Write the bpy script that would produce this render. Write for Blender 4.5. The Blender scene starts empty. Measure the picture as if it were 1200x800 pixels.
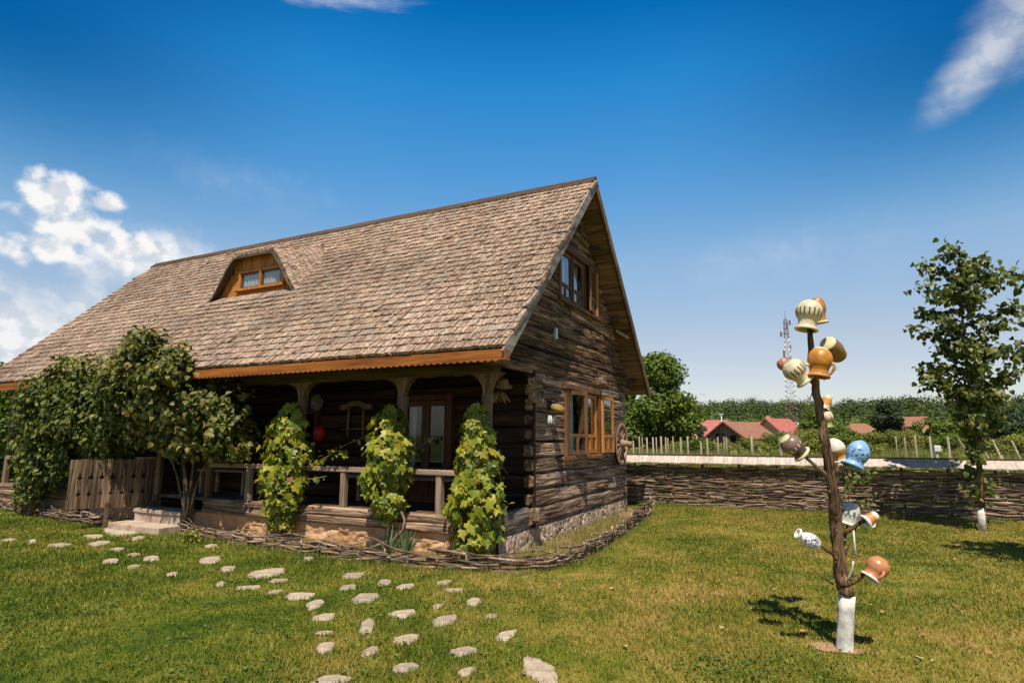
import bpy, math, random
import numpy as np
from mathutils import Vector, Matrix, noise

random.seed(7)
rng = np.random.default_rng(11)
R = math.radians
scene = bpy.context.scene
COL = scene.collection

# ------------------------------------------------------------------ camera
FOC, PITCH, ROLL, YAW = 698.1, 9.227, 0.281, 26.648
CAM = np.array([3.943, -7.458, 1.65])
_p, _r, _y = R(PITCH), R(ROLL), R(YAW)
FWD = np.array([-math.sin(_y) * math.cos(_p), math.cos(_y) * math.cos(_p), math.sin(_p)])
_rt = np.array([math.cos(_y), math.sin(_y), 0.0])
_up = np.cross(_rt, FWD)
RGT = _rt * math.cos(_r) + _up * math.sin(_r)
UPV = -_rt * math.sin(_r) + _up * math.cos(_r)
cam_data = bpy.data.cameras.new('camera')
cam = bpy.data.objects.new('camera', cam_data)
COL.objects.link(cam)
cam.matrix_world = Matrix(((RGT[0], UPV[0], -FWD[0], CAM[0]), (RGT[1], UPV[1], -FWD[1], CAM[1]),
                           (RGT[2], UPV[2], -FWD[2], CAM[2]), (0, 0, 0, 1)))
cam_data.sensor_fit = 'HORIZONTAL'
cam_data.sensor_width = 36.0
cam_data.lens = FOC / 1200.0 * 36.0
cam_data.clip_start = 0.05
cam_data.clip_end = 6000
scene.camera = cam

# ------------------------------------------------------------------ light and exposure
SUN_DIR = Vector((0.40 * 0.4617, -0.917 * 0.4617, 0.8870)).normalized()    # towards the sun
SUN_EL = math.asin(SUN_DIR.z)
SUN_ROT = math.atan2(SUN_DIR.x, SUN_DIR.y)
sun_l = bpy.data.lights.new('sun', 'SUN')
sun_l.energy = 5.0
sun_l.angle = R(0.5)
sun_l.color = (1.0, 0.91, 0.78)
sun = bpy.data.objects.new('sun', sun_l)
COL.objects.link(sun)
sun.rotation_euler = SUN_DIR.to_track_quat('Z', 'Y').to_euler()
scene.view_settings.view_transform = 'Standard'
scene.view_settings.look = 'None'
scene.view_settings.gamma = 1.0
scene.view_settings.exposure = 0.4
scene.cycles.max_bounces = 8
scene.cycles.transparent_max_bounces = 12
try:
    scene.cycles.use_denoising = True
except Exception:
    pass


def nd(nt, typ, ins=None, **props):
    n = nt.nodes.new(typ)
    for k, v in props.items():
        setattr(n, k, v)
    for k, v in (ins or {}).items():
        s = n.inputs[k]
        if isinstance(v, bpy.types.NodeSocket):
            nt.links.new(v, s)
        else:
            s.default_value = v
    return n


def M_(nt, op, a, b=0.0, c=None, clamp=False):
    ins = {0: a, 1: b}
    if c is not None:
        ins[2] = c
    return nd(nt, 'ShaderNodeMath', ins, operation=op, use_clamp=clamp).outputs[0]


def MIX(nt, fac, a, b, blend='MIX'):
    n = nt.nodes.new('ShaderNodeMix')
    n.data_type = 'RGBA'
    n.blend_type = blend
    n.clamp_factor = True
    for i, v in ((0, fac), (6, a), (7, b)):
        if isinstance(v, bpy.types.NodeSocket):
            nt.links.new(v, n.inputs[i])
        elif i == 0:
            n.inputs[0].default_value = v
        else:
            n.inputs[i].default_value = (v[0], v[1], v[2], 1)
    return n.outputs[2]


def RAMP(nt, fac, stops):
    n = nt.nodes.new('ShaderNodeValToRGB')
    nt.links.new(fac, n.inputs[0])
    el = n.color_ramp.elements
    while len(el) < len(stops):
        el.new(0.5)
    for e, (p, c) in zip(el, stops):
        e.position = p
        e.color = (c[0], c[1], c[2], 1) if not isinstance(c, (int, float)) else (c, c, c, 1)
    return n.outputs[0]


def SMOOTH(nt, v, lo, hi, to0=0.0, to1=1.0):
    return nd(nt, 'ShaderNodeMapRange', {0: v, 1: lo, 2: hi, 3: to0, 4: to1}, interpolation_type='SMOOTHSTEP').outputs[0]


def NOISE(nt, vec, scale, detail=4.0, rough=0.55, dist=0.0):
    return nd(nt, 'ShaderNodeTexNoise', {'Vector': vec, 'Scale': scale, 'Detail': detail, 'Roughness': rough,
                                        'Distortion': dist}).outputs[0]


world = bpy.data.worlds.new('World')
scene.world = world
world.use_nodes = True
wt = world.node_tree
wt.nodes.clear()
sky = wt.nodes.new('ShaderNodeTexSky')
sky.sky_type = 'NISHITA'
sky.sun_disc = False
sky.sun_elevation = SUN_EL
sky.sun_rotation = SUN_ROT
sky.altitude = 100
sky.air_density = 1.0
sky.dust_density = 0.6
sky.ozone_density = 2.5
gen = nd(wt, 'ShaderNodeTexCoord').outputs['Generated']
sep = nd(wt, 'ShaderNodeSeparateXYZ', {0: gen})
dx, dy, dz = sep.outputs
az = M_(wt, 'MULTIPLY', M_(wt, 'ARCTAN2', dx, dy), 180 / math.pi)
el_ = M_(wt, 'MULTIPLY', M_(wt, 'ARCSINE', dz), 180 / math.pi)
# deepen the clear sky (polarised look); unseen zenith darkened and greyed to lessen fill
deep = nd(wt, 'ShaderNodeGamma', {0: sky.outputs[0], 1: 1.0}).outputs[0]
sat = nd(wt, 'ShaderNodeHueSaturation', {'Hue': 0.5, 'Saturation': 1.28, 'Value': 1.0, 'Fac': 1.0, 'Color': deep}).outputs[0]
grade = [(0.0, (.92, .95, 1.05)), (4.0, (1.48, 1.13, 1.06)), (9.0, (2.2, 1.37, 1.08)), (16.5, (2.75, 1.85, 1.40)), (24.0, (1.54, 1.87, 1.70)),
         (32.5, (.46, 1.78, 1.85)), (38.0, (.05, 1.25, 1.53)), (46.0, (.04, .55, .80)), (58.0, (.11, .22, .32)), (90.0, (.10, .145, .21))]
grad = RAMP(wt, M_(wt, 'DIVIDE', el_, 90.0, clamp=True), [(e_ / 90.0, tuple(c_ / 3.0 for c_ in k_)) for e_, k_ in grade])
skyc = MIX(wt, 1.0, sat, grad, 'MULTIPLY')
# lens vignette painted into the sky, darker towards both sides, well above the horizon
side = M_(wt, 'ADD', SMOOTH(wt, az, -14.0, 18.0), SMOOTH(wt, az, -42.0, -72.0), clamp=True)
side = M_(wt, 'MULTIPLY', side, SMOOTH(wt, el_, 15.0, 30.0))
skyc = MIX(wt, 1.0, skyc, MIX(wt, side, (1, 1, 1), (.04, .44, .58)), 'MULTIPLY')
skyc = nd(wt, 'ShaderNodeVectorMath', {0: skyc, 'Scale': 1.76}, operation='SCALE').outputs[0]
# clouds: far clouds as part of the sky, in degrees of azimuth / elevation
cv = nd(wt, 'ShaderNodeCombineXYZ', {0: az, 1: el_, 2: 0.0}).outputs[0]
n_big = NOISE(wt, cv, 0.22, 7.0, 0.6)
n_fine = NOISE(wt, cv, 0.5, 7.0, 0.5)


def blob(a0, e0, ra, re, rot=0.0):
    u = M_(wt, 'SUBTRACT', az, a0)
    v = M_(wt, 'SUBTRACT', el_, e0)
    c, s = math.cos(R(rot)), math.sin(R(rot))
    u2 = M_(wt, 'DIVIDE', M_(wt, 'ADD', M_(wt, 'MULTIPLY', u, c), M_(wt, 'MULTIPLY', v, s)), ra)
    v2 = M_(wt, 'DIVIDE', M_(wt, 'SUBTRACT', M_(wt, 'MULTIPLY', v, c), M_(wt, 'MULTIPLY', u, s)), re)
    d = M_(wt, 'SQRT', M_(wt, 'ADD', M_(wt, 'MULTIPLY', u2, u2), M_(wt, 'MULTIPLY', v2, v2)))
    return M_(wt, 'SUBTRACT', 1.0, d)


def union(lst):
    o = lst[0]
    for b in lst[1:]:
        o = M_(wt, 'MAXIMUM', o, b)
    return o


puff = union([blob(-65.6, 17.8, 2.9, 2.3), blob(-64.2, 15.9, 3.6, 2.2), blob(-62.2, 18.2, 1.4, 0.9),
              blob(-68.0, 13.5, 1.7, 1.0), blob(-65.2, 14.3, 3.0, 1.2), blob(-60.0, 15.0, 5.0, 1.9)])
puff = M_(wt, 'ADD', puff, M_(wt, 'MULTIPLY', M_(wt, 'SUBTRACT', n_fine, 0.5), 2.3))
puff = SMOOTH(wt, puff, -0.08, 0.66)
soft = union([blob(-68.0, 7.0, 16.0, 5.0), blob(-58.0, 14.3, 10.0, 3.0), blob(-72, 10.0, 7.0, 3.0)])
soft = M_(wt, 'ADD', soft, M_(wt, 'MULTIPLY', M_(wt, 'SUBTRACT', n_big, 0.5), 1.9))
soft = M_(wt, 'MULTIPLY', SMOOTH(wt, soft, -0.1, 1.0), 0.85)
wv = nd(wt, 'ShaderNodeMapping', {'Vector': cv, 'Rotation': (0, 0, R(-38)), 'Scale': (0.12, 0.8, 1)}).outputs[0]
n_wisp = NOISE(wt, wv, 1.3, 7.0, 0.6)
wisp = union([blob(14.6, 27.9, 7.0, 2.4, 37), blob(19.5, 31.0, 9.0, 4.2, 34)])
wisp = M_(wt, 'MULTIPLY', SMOOTH(wt, M_(wt, 'ADD', wisp, M_(wt, 'MULTIPLY', M_(wt, 'SUBTRACT', n_wisp, 0.5), 0.38)), -0.05, 0.95), 0.60)
top = M_(wt, 'MULTIPLY', SMOOTH(wt, M_(wt, 'ADD', blob(-47, 37.8, 12.0, 1.3, 3), M_(wt, 'MULTIPLY', M_(wt, 'SUBTRACT', n_wisp, 0.5), 1.2)), 0.0, 1.0), 0.55)
thin = M_(wt, 'MULTIPLY', SMOOTH(wt, M_(wt, 'ADD', union([blob(-2, 16, 14, 4, 10), blob(-52, 22, 14, 3, -8)]), M_(wt, 'MULTIPLY', M_(wt, 'SUBTRACT', n_big, 0.5), 2.0)), 0.1, 1.5), 0.12)
mask = union([puff, soft, wisp, top, thin])
mask = M_(wt, 'MINIMUM', mask, 1.0)
cv2 = nd(wt, 'ShaderNodeVectorMath', {0: cv, 1: (0.55, 0.75, 0.0)}, operation='ADD').outputs[0]
n_off = NOISE(wt, cv2, 0.5, 7.0, 0.5)
shade = SMOOTH(wt, M_(wt, 'SUBTRACT', n_fine, n_off), -0.10, 0.07)
cloudc = MIX(wt, shade, (3.5, 3.75, 4.1), (5.0, 4.95, 4.9))
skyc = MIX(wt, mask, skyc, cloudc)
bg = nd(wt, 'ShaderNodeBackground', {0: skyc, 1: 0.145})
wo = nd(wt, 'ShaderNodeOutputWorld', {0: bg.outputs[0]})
try:
    world.cycles.sampling_method = 'MANUAL'
    world.cycles.sample_map_resolution = 512
except Exception:
    pass


# ------------------------------------------------------------------ pixel helpers (photo pixels, 1200 wide)
def ray(u, v):
    return FWD + RGT * (u - 600) / FOC + UPV * (400 - v) / FOC


def ground(u, v, z=0.0):
    q = ray(u, v)
    return CAM + q * (z - CAM[2]) / q[2]


def on_y(u, v, y):
    q = ray(u, v)
    return CAM + q * (y - CAM[1]) / q[1]


def on_x(u, v, x):
    q = ray(u, v)
    return CAM + q * (x - CAM[0]) / q[0]


def at(u, v, d):
    return CAM + ray(u, v) * d


def upright(u, v, base, off=0.0):
    n = np.array([FWD[0], FWD[1], 0.0])
    n /= np.linalg.norm(n)
    q = ray(u, v)
    return CAM + q * (((np.array(base) - CAM) @ n + off) / (q @ n))


# ------------------------------------------------------------------ object helpers
def tag(o, label=None, cat=None, group=None, kind=None):
    if label:
        o['label'] = label
    if cat:
        o['category'] = cat
    if group:
        o['group'] = group
    if kind:
        o['kind'] = kind
    return o


def empty(name, loc, label=None, cat=None, group=None):
    o = bpy.data.objects.new(name, None)
    o.empty_display_size = 0.2
    COL.objects.link(o)
    o.location = Vector(loc)
    return tag(o, label, cat, group)


def wloc(o):
    v = Vector((0, 0, 0))
    while o is not None:
        v = v + o.location
        o = o.parent
    return v


def np_mesh(name, V, loops, starts, mats, rnd=None, parent=None, origin=None, smooth=False, midx=None):
    me = bpy.data.meshes.new(name)
    V = np.asarray(V, dtype=np.float64)
    if parent is not None:
        off = np.array(wloc(parent))
        V = V - off
    elif origin is not None:
        V = V - np.array(origin, dtype=float)
    nf = len(starts)
    me.vertices.add(len(V))
    me.vertices.foreach_set('co', V.astype(np.float32).ravel())
    me.loops.add(len(loops))
    me.loops.foreach_set('vertex_index', np.asarray(loops, dtype=np.int32))
    me.polygons.add(nf)
    me.polygons.foreach_set('loop_start', np.asarray(starts, dtype=np.int32))
    if smooth is True:
        me.polygons.foreach_set('use_smooth', np.ones(nf, dtype=bool))
    elif smooth is False:
        me.polygons.foreach_set('use_smooth', np.zeros(nf, dtype=bool))
    else:
        me.polygons.foreach_set('use_smooth', np.asarray(smooth, dtype=bool))
    if not isinstance(mats, (list, tuple)):
        mats = [mats]
    for m in mats:
        me.materials.append(m)
    if midx is not None:
        me.polygons.foreach_set('material_index', np.asarray(midx, dtype=np.int32))
    if rnd is not None:
        a = me.attributes.new('rnd', 'FLOAT', 'FACE')
        a.data.foreach_set('value', np.asarray(rnd, dtype=np.float32))
    me.update(calc_edges=True)
    me.validate()
    o = bpy.data.objects.new(name, me)
    COL.objects.link(o)
    if parent is not None:
        o.parent = parent
    elif origin is not None:
        o.location = Vector(origin)
    return o


class MB:
    """collects shapes; build() links them as ONE mesh object"""

    def __init__(self):
        self.v, self.f, self.r, self.m, self.s = [], [], [], [], []

    def add(self, verts, faces, rnd=None, m=0, smooth=False):
        b = len(self.v)
        rr = random.random() if rnd is None else rnd
        self.v.extend([tuple(p) for p in verts])
        for f in faces:
            self.f.append([b + i for i in f])
            self.r.append(rr)
            self.m.append(m)
            self.s.append(smooth)

    def box(self, lo, hi, rnd=None, m=0):
        x0, y0, z0 = lo
        x1, y1, z1 = hi
        self.add([(x0, y0, z0), (x1, y0, z0), (x1, y1, z0), (x0, y1, z0), (x0, y0, z1), (x1, y0, z1), (x1, y1, z1), (x0, y1, z1)],
                 [(0, 3, 2, 1), (4, 5, 6, 7), (0, 1, 5, 4), (1, 2, 6, 5), (2, 3, 7, 6), (3, 0, 4, 7)], rnd, m)

    def beam(self, p0, p1, w, h, side=None, rnd=None, m=0, bev=0.0, seg=1, wob=0.0):
        """box from p0 to p1, w across (along side), h the other way; optional bevel and wobble"""
        p0, p1 = Vector(p0), Vector(p1)
        d = (p1 - p0)
        L = d.length
        d.normalize()
        s = Vector(side) if side is not None else d.cross(Vector((0, 0, 1)))
        if s.length < 1e-4:
            s = Vector((1, 0, 0))
        s = (s - d * s.dot(d)).normalized()
        t = d.cross(s)
        if bev > 0:
            prof = [(-w / 2 + bev, -h / 2), (w / 2 - bev, -h / 2), (w / 2, -h / 2 + bev), (w / 2, h / 2 - bev),
                    (w / 2 - bev, h / 2), (-w / 2 + bev, h / 2), (-w / 2, h / 2 - bev), (-w / 2, -h / 2 + bev)]
        else:
            prof = [(-w / 2, -h / 2), (w / 2, -h / 2), (w / 2, h / 2), (-w / 2, h / 2)]
        n = len(prof)
        vs, fs = [], []
        ph = random.random() * 50
        for k in range(seg + 1):
            q = p0 + d * (L * k / seg)
            for i, (a, b) in enumerate(prof):
                sc = 1.0
                if wob:
                    sc = 1 + wob * noise.noise(Vector((k * 0.6 + ph, i * 0.9, ph)))
                vs.append(q + s * a * sc + t * b * sc)
        for k in range(seg):
            for i in range(n):
                j = (i + 1) % n
                fs.append((k * n + i, k * n + j, (k + 1) * n + j, (k + 1) * n + i))
        fs.append(tuple(reversed(range(n))))
        fs.append(tuple(range(seg * n, seg * n + n)))
        self.add(vs, fs, rnd, m)

    def tube(self, pts, rad, n=6, rnd=None, m=0, cap=True, smooth=True, rough=0.0):
        pts = [Vector(p) for p in pts]
        if not isinstance(rad, (list, tuple)):
            rad = [rad] * len(pts)
        vs, fs = [], []
        prev = None
        ph = random.random() * 60
        for k, p in enumerate(pts):
            a = pts[max(k - 1, 0)]
            b = pts[min(k + 1, len(pts) - 1)]
            d = (b - a).normalized()
            if prev is None:
                s = d.cross(Vector((0.13, 0.21, 0.97)))
                if s.length < 1e-3:
                    s = d.cross(Vector((1, 0, 0)))
            else:
                s = prev - d * prev.dot(d)
            s.normalize()
            prev = s
            t = d.cross(s)
            for i in range(n):
                an = 2 * math.pi * i / n
                rr = rad[k]
                if rough:
                    rr *= 1 + rough * noise.noise(Vector((p.x * 9 + ph, p.y * 9 + i * 1.7, p.z * 9)))
                vs.append(p + (s * math.cos(an) + t * math.sin(an)) * rr)
        for k in range(len(pts) - 1):
            for i in range(n):
                j = (i + 1) % n
                fs.append((k * n + i, k * n + j, (k + 1) * n + j, (k + 1) * n + i))
        if cap:
            fs.append(tuple(reversed(range(n))))
            fs.append(tuple(range((len(pts) - 1) * n, len(pts) * n)))
        self.add(vs, fs, rnd, m, smooth)

    def prism(self, poly, fn, t0, t1, rnd=None, m=0):
        """poly = 2D outline (ccw), fn(a, b, t) -> point; extruded from t0 to t1"""
        n = len(poly)
        vs = [fn(a, b, t0) for a, b in poly] + [fn(a, b, t1) for a, b in poly]
        fs = [tuple(range(n)), tuple(reversed(range(n, 2 * n)))]
        for i in range(n):
            j = (i + 1) % n
            fs.append((j, i, n + i, n + j))
        self.add(vs, fs, rnd, m)

    def lathe(self, prof, n=28, mat=None, m=0, rnd=None, smooth=True):
        vs, fs = [], []
        for r, z in prof:
            for i in range(n):
                a = 2 * math.pi * i / n
                p = Vector((r * math.cos(a), r * math.sin(a), z))
                vs.append(mat @ p if mat is not None else p)
        for k in range(len(prof) - 1):
            for i in range(n):
                j = (i + 1) % n
                fs.append((k * n + i, k * n + j, (k + 1) * n + j, (k + 1) * n + i))
        self.add(vs, fs, rnd, m, smooth)

    def build(self, name, mats, parent=None, origin=None, local=False):
        starts, loops = [], []
        for f in self.f:
            starts.append(len(loops))
            loops.extend(f)
        V = np.array(self.v, dtype=float)
        if local and parent is not None:
            V = V + np.array(wloc(parent))
        return np_mesh(name, V, loops, starts, mats, self.r, parent, origin, np.array(self.s, dtype=bool), self.m)


# ------------------------------------------------------------------ materials
def new_mat(name):
    m = bpy.data.materials.new(name)
    m.use_nodes = True
    nt = m.node_tree
    nt.nodes.clear()
    return m, nt


def finish(nt, color, rough=0.8, bump=None, bstr=0.3, bdist=0.02, trans=0.0, tcol=None, spec=0.3, coat=0.0, metal=0.0):
    ins = {'Base Color': color, 'Roughness': rough, 'Specular IOR Level': spec, 'Metallic': metal}
    if coat:
        ins['Coat Weight'] = coat
        ins['Coat Roughness'] = 0.12
    p = nd(nt, 'ShaderNodeBsdfPrincipled', {k: v for k, v in ins.items() if not (k == 'Base Color' and isinstance(v, tuple))})
    if isinstance(color, tuple):
        p.inputs['Base Color'].default_value = (color[0], color[1], color[2], 1)
    if bump is not None:
        b = nd(nt, 'ShaderNodeBump', {'Height': bump, 'Strength': bstr, 'Distance': bdist})
        nt.links.new(b.outputs[0], p.inputs['Normal'])
    out = p.outputs[0]
    if trans > 0:
        t = nd(nt, 'ShaderNodeBsdfTranslucent', {})
        c = tcol if tcol is not None else color
        if isinstance(c, bpy.types.NodeSocket):
            nt.links.new(c, t.inputs[0])
        else:
            t.inputs[0].default_value = (c[0], c[1], c[2], 1)
        out = nd(nt, 'ShaderNodeMixShader', {0: trans, 1: out, 2: t.outputs[0]}).outputs[0]
    nd(nt, 'ShaderNodeOutputMaterial', {0: out})


def ATTR(nt):
    return nd(nt, 'ShaderNodeAttribute', attribute_name='rnd').outputs['Fac']


def wood(name, dark, light, axis='X', freq=1.0, rough=0.85, spread=0.3, bstr=0.5, third=None, patch=0.0, lo=0.36, hi=0.66, crack=0.0, blot=0.0, grey=None):
    m, nt = new_mat(name)
    rnd = ATTR(nt)
    co = nd(nt, 'ShaderNodeTexCoord').outputs['Object']
    off = nd(nt, 'ShaderNodeCombineXYZ', {0: M_(nt, 'MULTIPLY', rnd, 37.0), 1: M_(nt, 'MULTIPLY', rnd, 23.0), 2: M_(nt, 'MULTIPLY', rnd, 51.0)}).outputs[0]
    v = nd(nt, 'ShaderNodeVectorMath', {0: co, 1: off}, operation='ADD').outputs[0]
    sc1, sc2 = [9 * freq] * 3, [46 * freq] * 3
    i = 'XYZ'.index(axis)
    sc1[i], sc2[i] = 0.7 * freq, 1.6 * freq
    v1 = nd(nt, 'ShaderNodeMapping', {'Vector': v, 'Scale': sc1}).outputs[0]
    v2 = nd(nt, 'ShaderNodeMapping', {'Vector': v, 'Scale': sc2}).outputs[0]
    n1 = NOISE(nt, v1, 1.0, 6.0, 0.62, 0.4)
    n2 = NOISE(nt, v2, 1.0, 3.0, 0.6)
    val = M_(nt, 'ADD', M_(nt, 'MULTIPLY', n1, 0.62), M_(nt, 'MULTIPLY', n2, 0.38))
    stops = [(lo, dark), (hi, light)]
    if third is not None:
        stops = [(lo, dark), ((lo + hi) / 2, third), (hi, light)]
    c = RAMP(nt, val, stops)
    if patch:
        nb = NOISE(nt, v, 1.3, 4.0, 0.6)
        c = MIX(nt, M_(nt, 'MULTIPLY', SMOOTH(nt, nb, 0.45, 0.68), patch), c, light)
    br = M_(nt, 'ADD', M_(nt, 'MULTIPLY', rnd, 2 * spread), 1 - spread)
    if crack:
        sc3 = [17 * freq] * 3
        sc3[i] = 0.55 * freq
        v3 = nd(nt, 'ShaderNodeMapping', {'Vector': v, 'Scale': sc3}).outputs[0]
        n3 = NOISE(nt, v3, 1.0, 3.0, 0.5, 0.2)
        ln = SMOOTH(nt, M_(nt, 'ABSOLUTE', M_(nt, 'SUBTRACT', n3, 0.5)), 0.004, 0.035, 1.0 - crack, 1.0)
        br = M_(nt, 'MULTIPLY', br, ln)
        val = M_(nt, 'ADD', val, M_(nt, 'MULTIPLY', ln, 0.5))
    if grey is not None:
        c = MIX(nt, M_(nt, 'MULTIPLY', SMOOTH(nt, rnd, 0.45, 0.9), 0.6), c, grey)
    if blot:
        nb2 = NOISE(nt, co, 0.55, 5.0, 0.6)
        br = M_(nt, 'MULTIPLY', br, SMOOTH(nt, nb2, 0.36, 0.62, 1.0 - blot, 1.06))
    c = MIX(nt, 1.0, c, nd(nt, 'ShaderNodeCombineXYZ', {0: br, 1: br, 2: br}).outputs[0], 'MULTIPLY')
    finish(nt, c, rough, val, bstr, 0.03, spec=0.2)
    return m


def plain(name, color, rough=0.6, var=0.12, scale=18.0, bstr=0.1, spec=0.4, coat=0.0, metal=0.0):
    m, nt = new_mat(name)
    co = nd(nt, 'ShaderNodeTexCoord').outputs['Object']
    n = NOISE(nt, co, scale, 5.0, 0.6)
    d = tuple(x * (1 - var * 2.2) for x in color)
    l = tuple(min(x * (1 + var * 1.6), 0.95) for x in color)
    c = RAMP(nt, n, [(0.3, d), (0.7, l)])
    finish(nt, c, rough, n, bstr, 0.01, spec=spec, coat=coat, metal=metal)
    return m


def leafmat(name, cols, trans=0.3, rough=0.5, spec=0.35, tint=(1.25, 1.2, 0.5)):
    m, nt = new_mat(name)
    rnd = ATTR(nt)
    st = [(i / max(len(cols) - 1, 1), c) for i, c in enumerate(cols)]
    c = RAMP(nt, rnd, st)
    tc = MIX(nt, 1.0, c, tint, 'MULTIPLY')
    finish(nt, c, rough, None, trans=trans, tcol=tc, spec=spec)
    return m


def stone(name, cols, scale=6.0, bstr=0.6, rough=0.9, spread=0.2):
    m, nt = new_mat(name)
    rnd = ATTR(nt)
    co = nd(nt, 'ShaderNodeTexCoord').outputs['Object']
    n1 = NOISE(nt, co, scale, 8.0, 0.65)
    n2 = NOISE(nt, co, scale * 9, 4.0, 0.7)
    val = M_(nt, 'ADD', M_(nt, 'MULTIPLY', n1, 0.7), M_(nt, 'MULTIPLY', n2, 0.3))
    c = RAMP(nt, val, [(0.33 + 0.33 * i / (len(cols) - 1), k) for i, k in enumerate(cols)])
    br = M_(nt, 'ADD', M_(nt, 'MULTIPLY', rnd, 2 * spread), 1 - spread)
    c = MIX(nt, 1.0, c, nd(nt, 'ShaderNodeCombineXYZ', {0: br, 1: br, 2: br}).outputs[0], 'MULTIPLY')
    finish(nt, c, rough, val, bstr, 0.03, spec=0.2)
    return m


def grass_color(nt, blade):
    pos = nd(nt, 'ShaderNodeNewGeometry').outputs['Position']
    sp = nd(nt, 'ShaderNodeSeparateXYZ', {0: pos})
    n1 = NOISE(nt, pos, 0.55, 5.0, 0.6)
    n2 = NOISE(nt, pos, 2.3, 5.0, 0.65)
    # drier where the ground is walked on, east of the path
    east = SMOOTH(nt, M_(nt, 'ADD', sp.outputs[0], M_(nt, 'MULTIPLY', sp.outputs[1], 0.35)), -3.5, 1.5)
    dry = M_(nt, 'ADD', M_(nt, 'MULTIPLY', n1, 0.75), M_(nt, 'MULTIPLY', n2, 0.45))
    n3 = NOISE(nt, pos, 7.0, 3.0, 0.6)
    dry = M_(nt, 'ADD', dry, M_(nt, 'MULTIPLY', east, 0.10))
    dry = M_(nt, 'ADD', dry, M_(nt, 'MULTIPLY', M_(nt, 'SUBTRACT', n3, 0.64), 0.30))
    if blade:
        rnd = ATTR(nt)
        dry = M_(nt, 'ADD', dry, M_(nt, 'MULTIPLY', M_(nt, 'SUBTRACT', rnd, 0.5), 0.32))
    c = RAMP(nt, dry, [(0.42, (0.050, 0.094, 0.008)), (0.57, (0.135, 0.168, 0.015)), (0.70, (0.27, 0.235, 0.038)), (0.84, (0.38, 0.275, 0.085))])
    return c, n2


MAT = {}
MAT['gable_log'] = wood('gable_log_wood', (0.022, 0.013, 0.008), (0.66, 0.485, 0.335), 'Y', 1.0, 0.85, 0.30, 0.8, third=(0.28, 0.178, 0.112), patch=0.4, lo=.37, crack=.85)
MAT['gable_board'] = wood('gable_board_wood', (0.016, 0.008, 0.004), (0.58, 0.37, 0.20), 'Y', 1.3, 0.85, 0.42, 0.8, third=(0.195, 0.105, 0.052), patch=0.28, lo=.38, crack=.85)
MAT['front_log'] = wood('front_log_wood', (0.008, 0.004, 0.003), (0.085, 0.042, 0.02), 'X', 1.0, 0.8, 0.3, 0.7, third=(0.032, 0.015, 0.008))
MAT['sill'] = wood('sill_beam_wood', (0.10, 0.06, 0.035), (0.42, 0.29, 0.19), 'X', 1.0, 0.85, 0.15, 0.7, third=(0.27, 0.175, 0.11), crack=.7)
MAT['sill_grey'] = wood('grey_sill_wood', (0.06, 0.045, 0.038), (0.36, 0.29, 0.24), 'Y', 1.0, 0.85, 0.15, 0.8, third=(0.20, 0.155, 0.125), crack=.7)
MAT['post'] = wood('post_wood', (0.10, 0.065, 0.04), (0.42, 0.31, 0.21), 'Z', 1.2, 0.85, 0.15, 0.6)
MAT['post_brown'] = wood('brown_post_wood', (0.06, 0.035, 0.02), (0.30, 0.20, 0.12), 'Z', 1.2, 0.85, 0.15, 0.6)
MAT['gate'] = wood('gate_wood', (0.05, 0.03, 0.018), (0.36, 0.24, 0.145), 'Z', 1.4, 0.85, 0.42, 0.6, third=(0.17, 0.11, 0.065), crack=.7)
MAT['rail'] = wood('rail_wood', (0.14, 0.09, 0.06), (0.46, 0.33, 0.23), 'X', 1.2, 0.85, 0.1, 0.6)
MAT['beam_dark'] = wood('dark_beam_wood', (0.03, 0.018, 0.010), (0.17, 0.115, 0.07), 'X', 1.0, 0.85, 0.2, 0.5)
MAT['orange'] = wood('oiled_fascia_wood', (0.13, 0.040, 0.008), (0.42, 0.145, 0.026), 'X', 1.4, 0.55, 0.15, 0.3)
MAT['orange_v'] = wood('oiled_upright_wood', (0.28, 0.095, 0.018), (0.62, 0.25, 0.055), 'Z', 1.6, 0.5, 0.2, 0.3)
MAT['brown_v'] = wood('brown_frame_wood', (0.07, 0.032, 0.015), (0.24, 0.12, 0.055), 'Z', 1.6, 0.6, 0.2, 0.3)
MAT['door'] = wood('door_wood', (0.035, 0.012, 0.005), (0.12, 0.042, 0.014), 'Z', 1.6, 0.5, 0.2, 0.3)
MAT['rake'] = wood('grey_rake_wood', (0.12, 0.10, 0.09), (0.42, 0.36, 0.31), 'Y', 1.2, 0.85, 0.15, 0.5)
MAT['soffit'] = wood('soffit_wood', (0.06, 0.035, 0.018), (0.30, 0.19, 0.10), 'X', 1.2, 0.85, 0.35, 0.5)
MAT['shingle'] = wood('shingle_wood', (0.13, 0.072, 0.042), (0.63, 0.46, 0.335), 'Y', 1.15, 0.9, 0.25, 0.7, third=(0.42, 0.288, 0.202), lo=0.37, hi=0.62, crack=.55, blot=.30, grey=(0.29, 0.245, 0.205))
MAT['ridge'] = wood('ridge_wood', (0.035, 0.022, 0.015), (0.14, 0.09, 0.06), 'X', 1.5, 0.9, 0.2, 0.5)
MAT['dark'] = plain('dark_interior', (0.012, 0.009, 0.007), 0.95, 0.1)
MAT['curtain'] = plain('curtain_cloth', (0.62, 0.60, 0.56), 0.9, 0.06, 30)
MAT['plaster'] = stone('sandstone_plinth', [(0.30, 0.15, 0.07), (0.46, 0.27, 0.135), (0.56, 0.37, 0.22)], 3.0, 0.7)
MAT['plinth_grey'] = stone('pale_plinth_stone', [(0.20, 0.13, 0.08), (0.42, 0.315, 0.22), (0.56, 0.45, 0.335)], 7.0, 0.6, spread=0.22)
MAT['step'] = stone('step_stone', [(0.22, 0.155, 0.105), (0.38, 0.285, 0.21), (0.48, 0.39, 0.30)], 5.0, 0.6)
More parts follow.
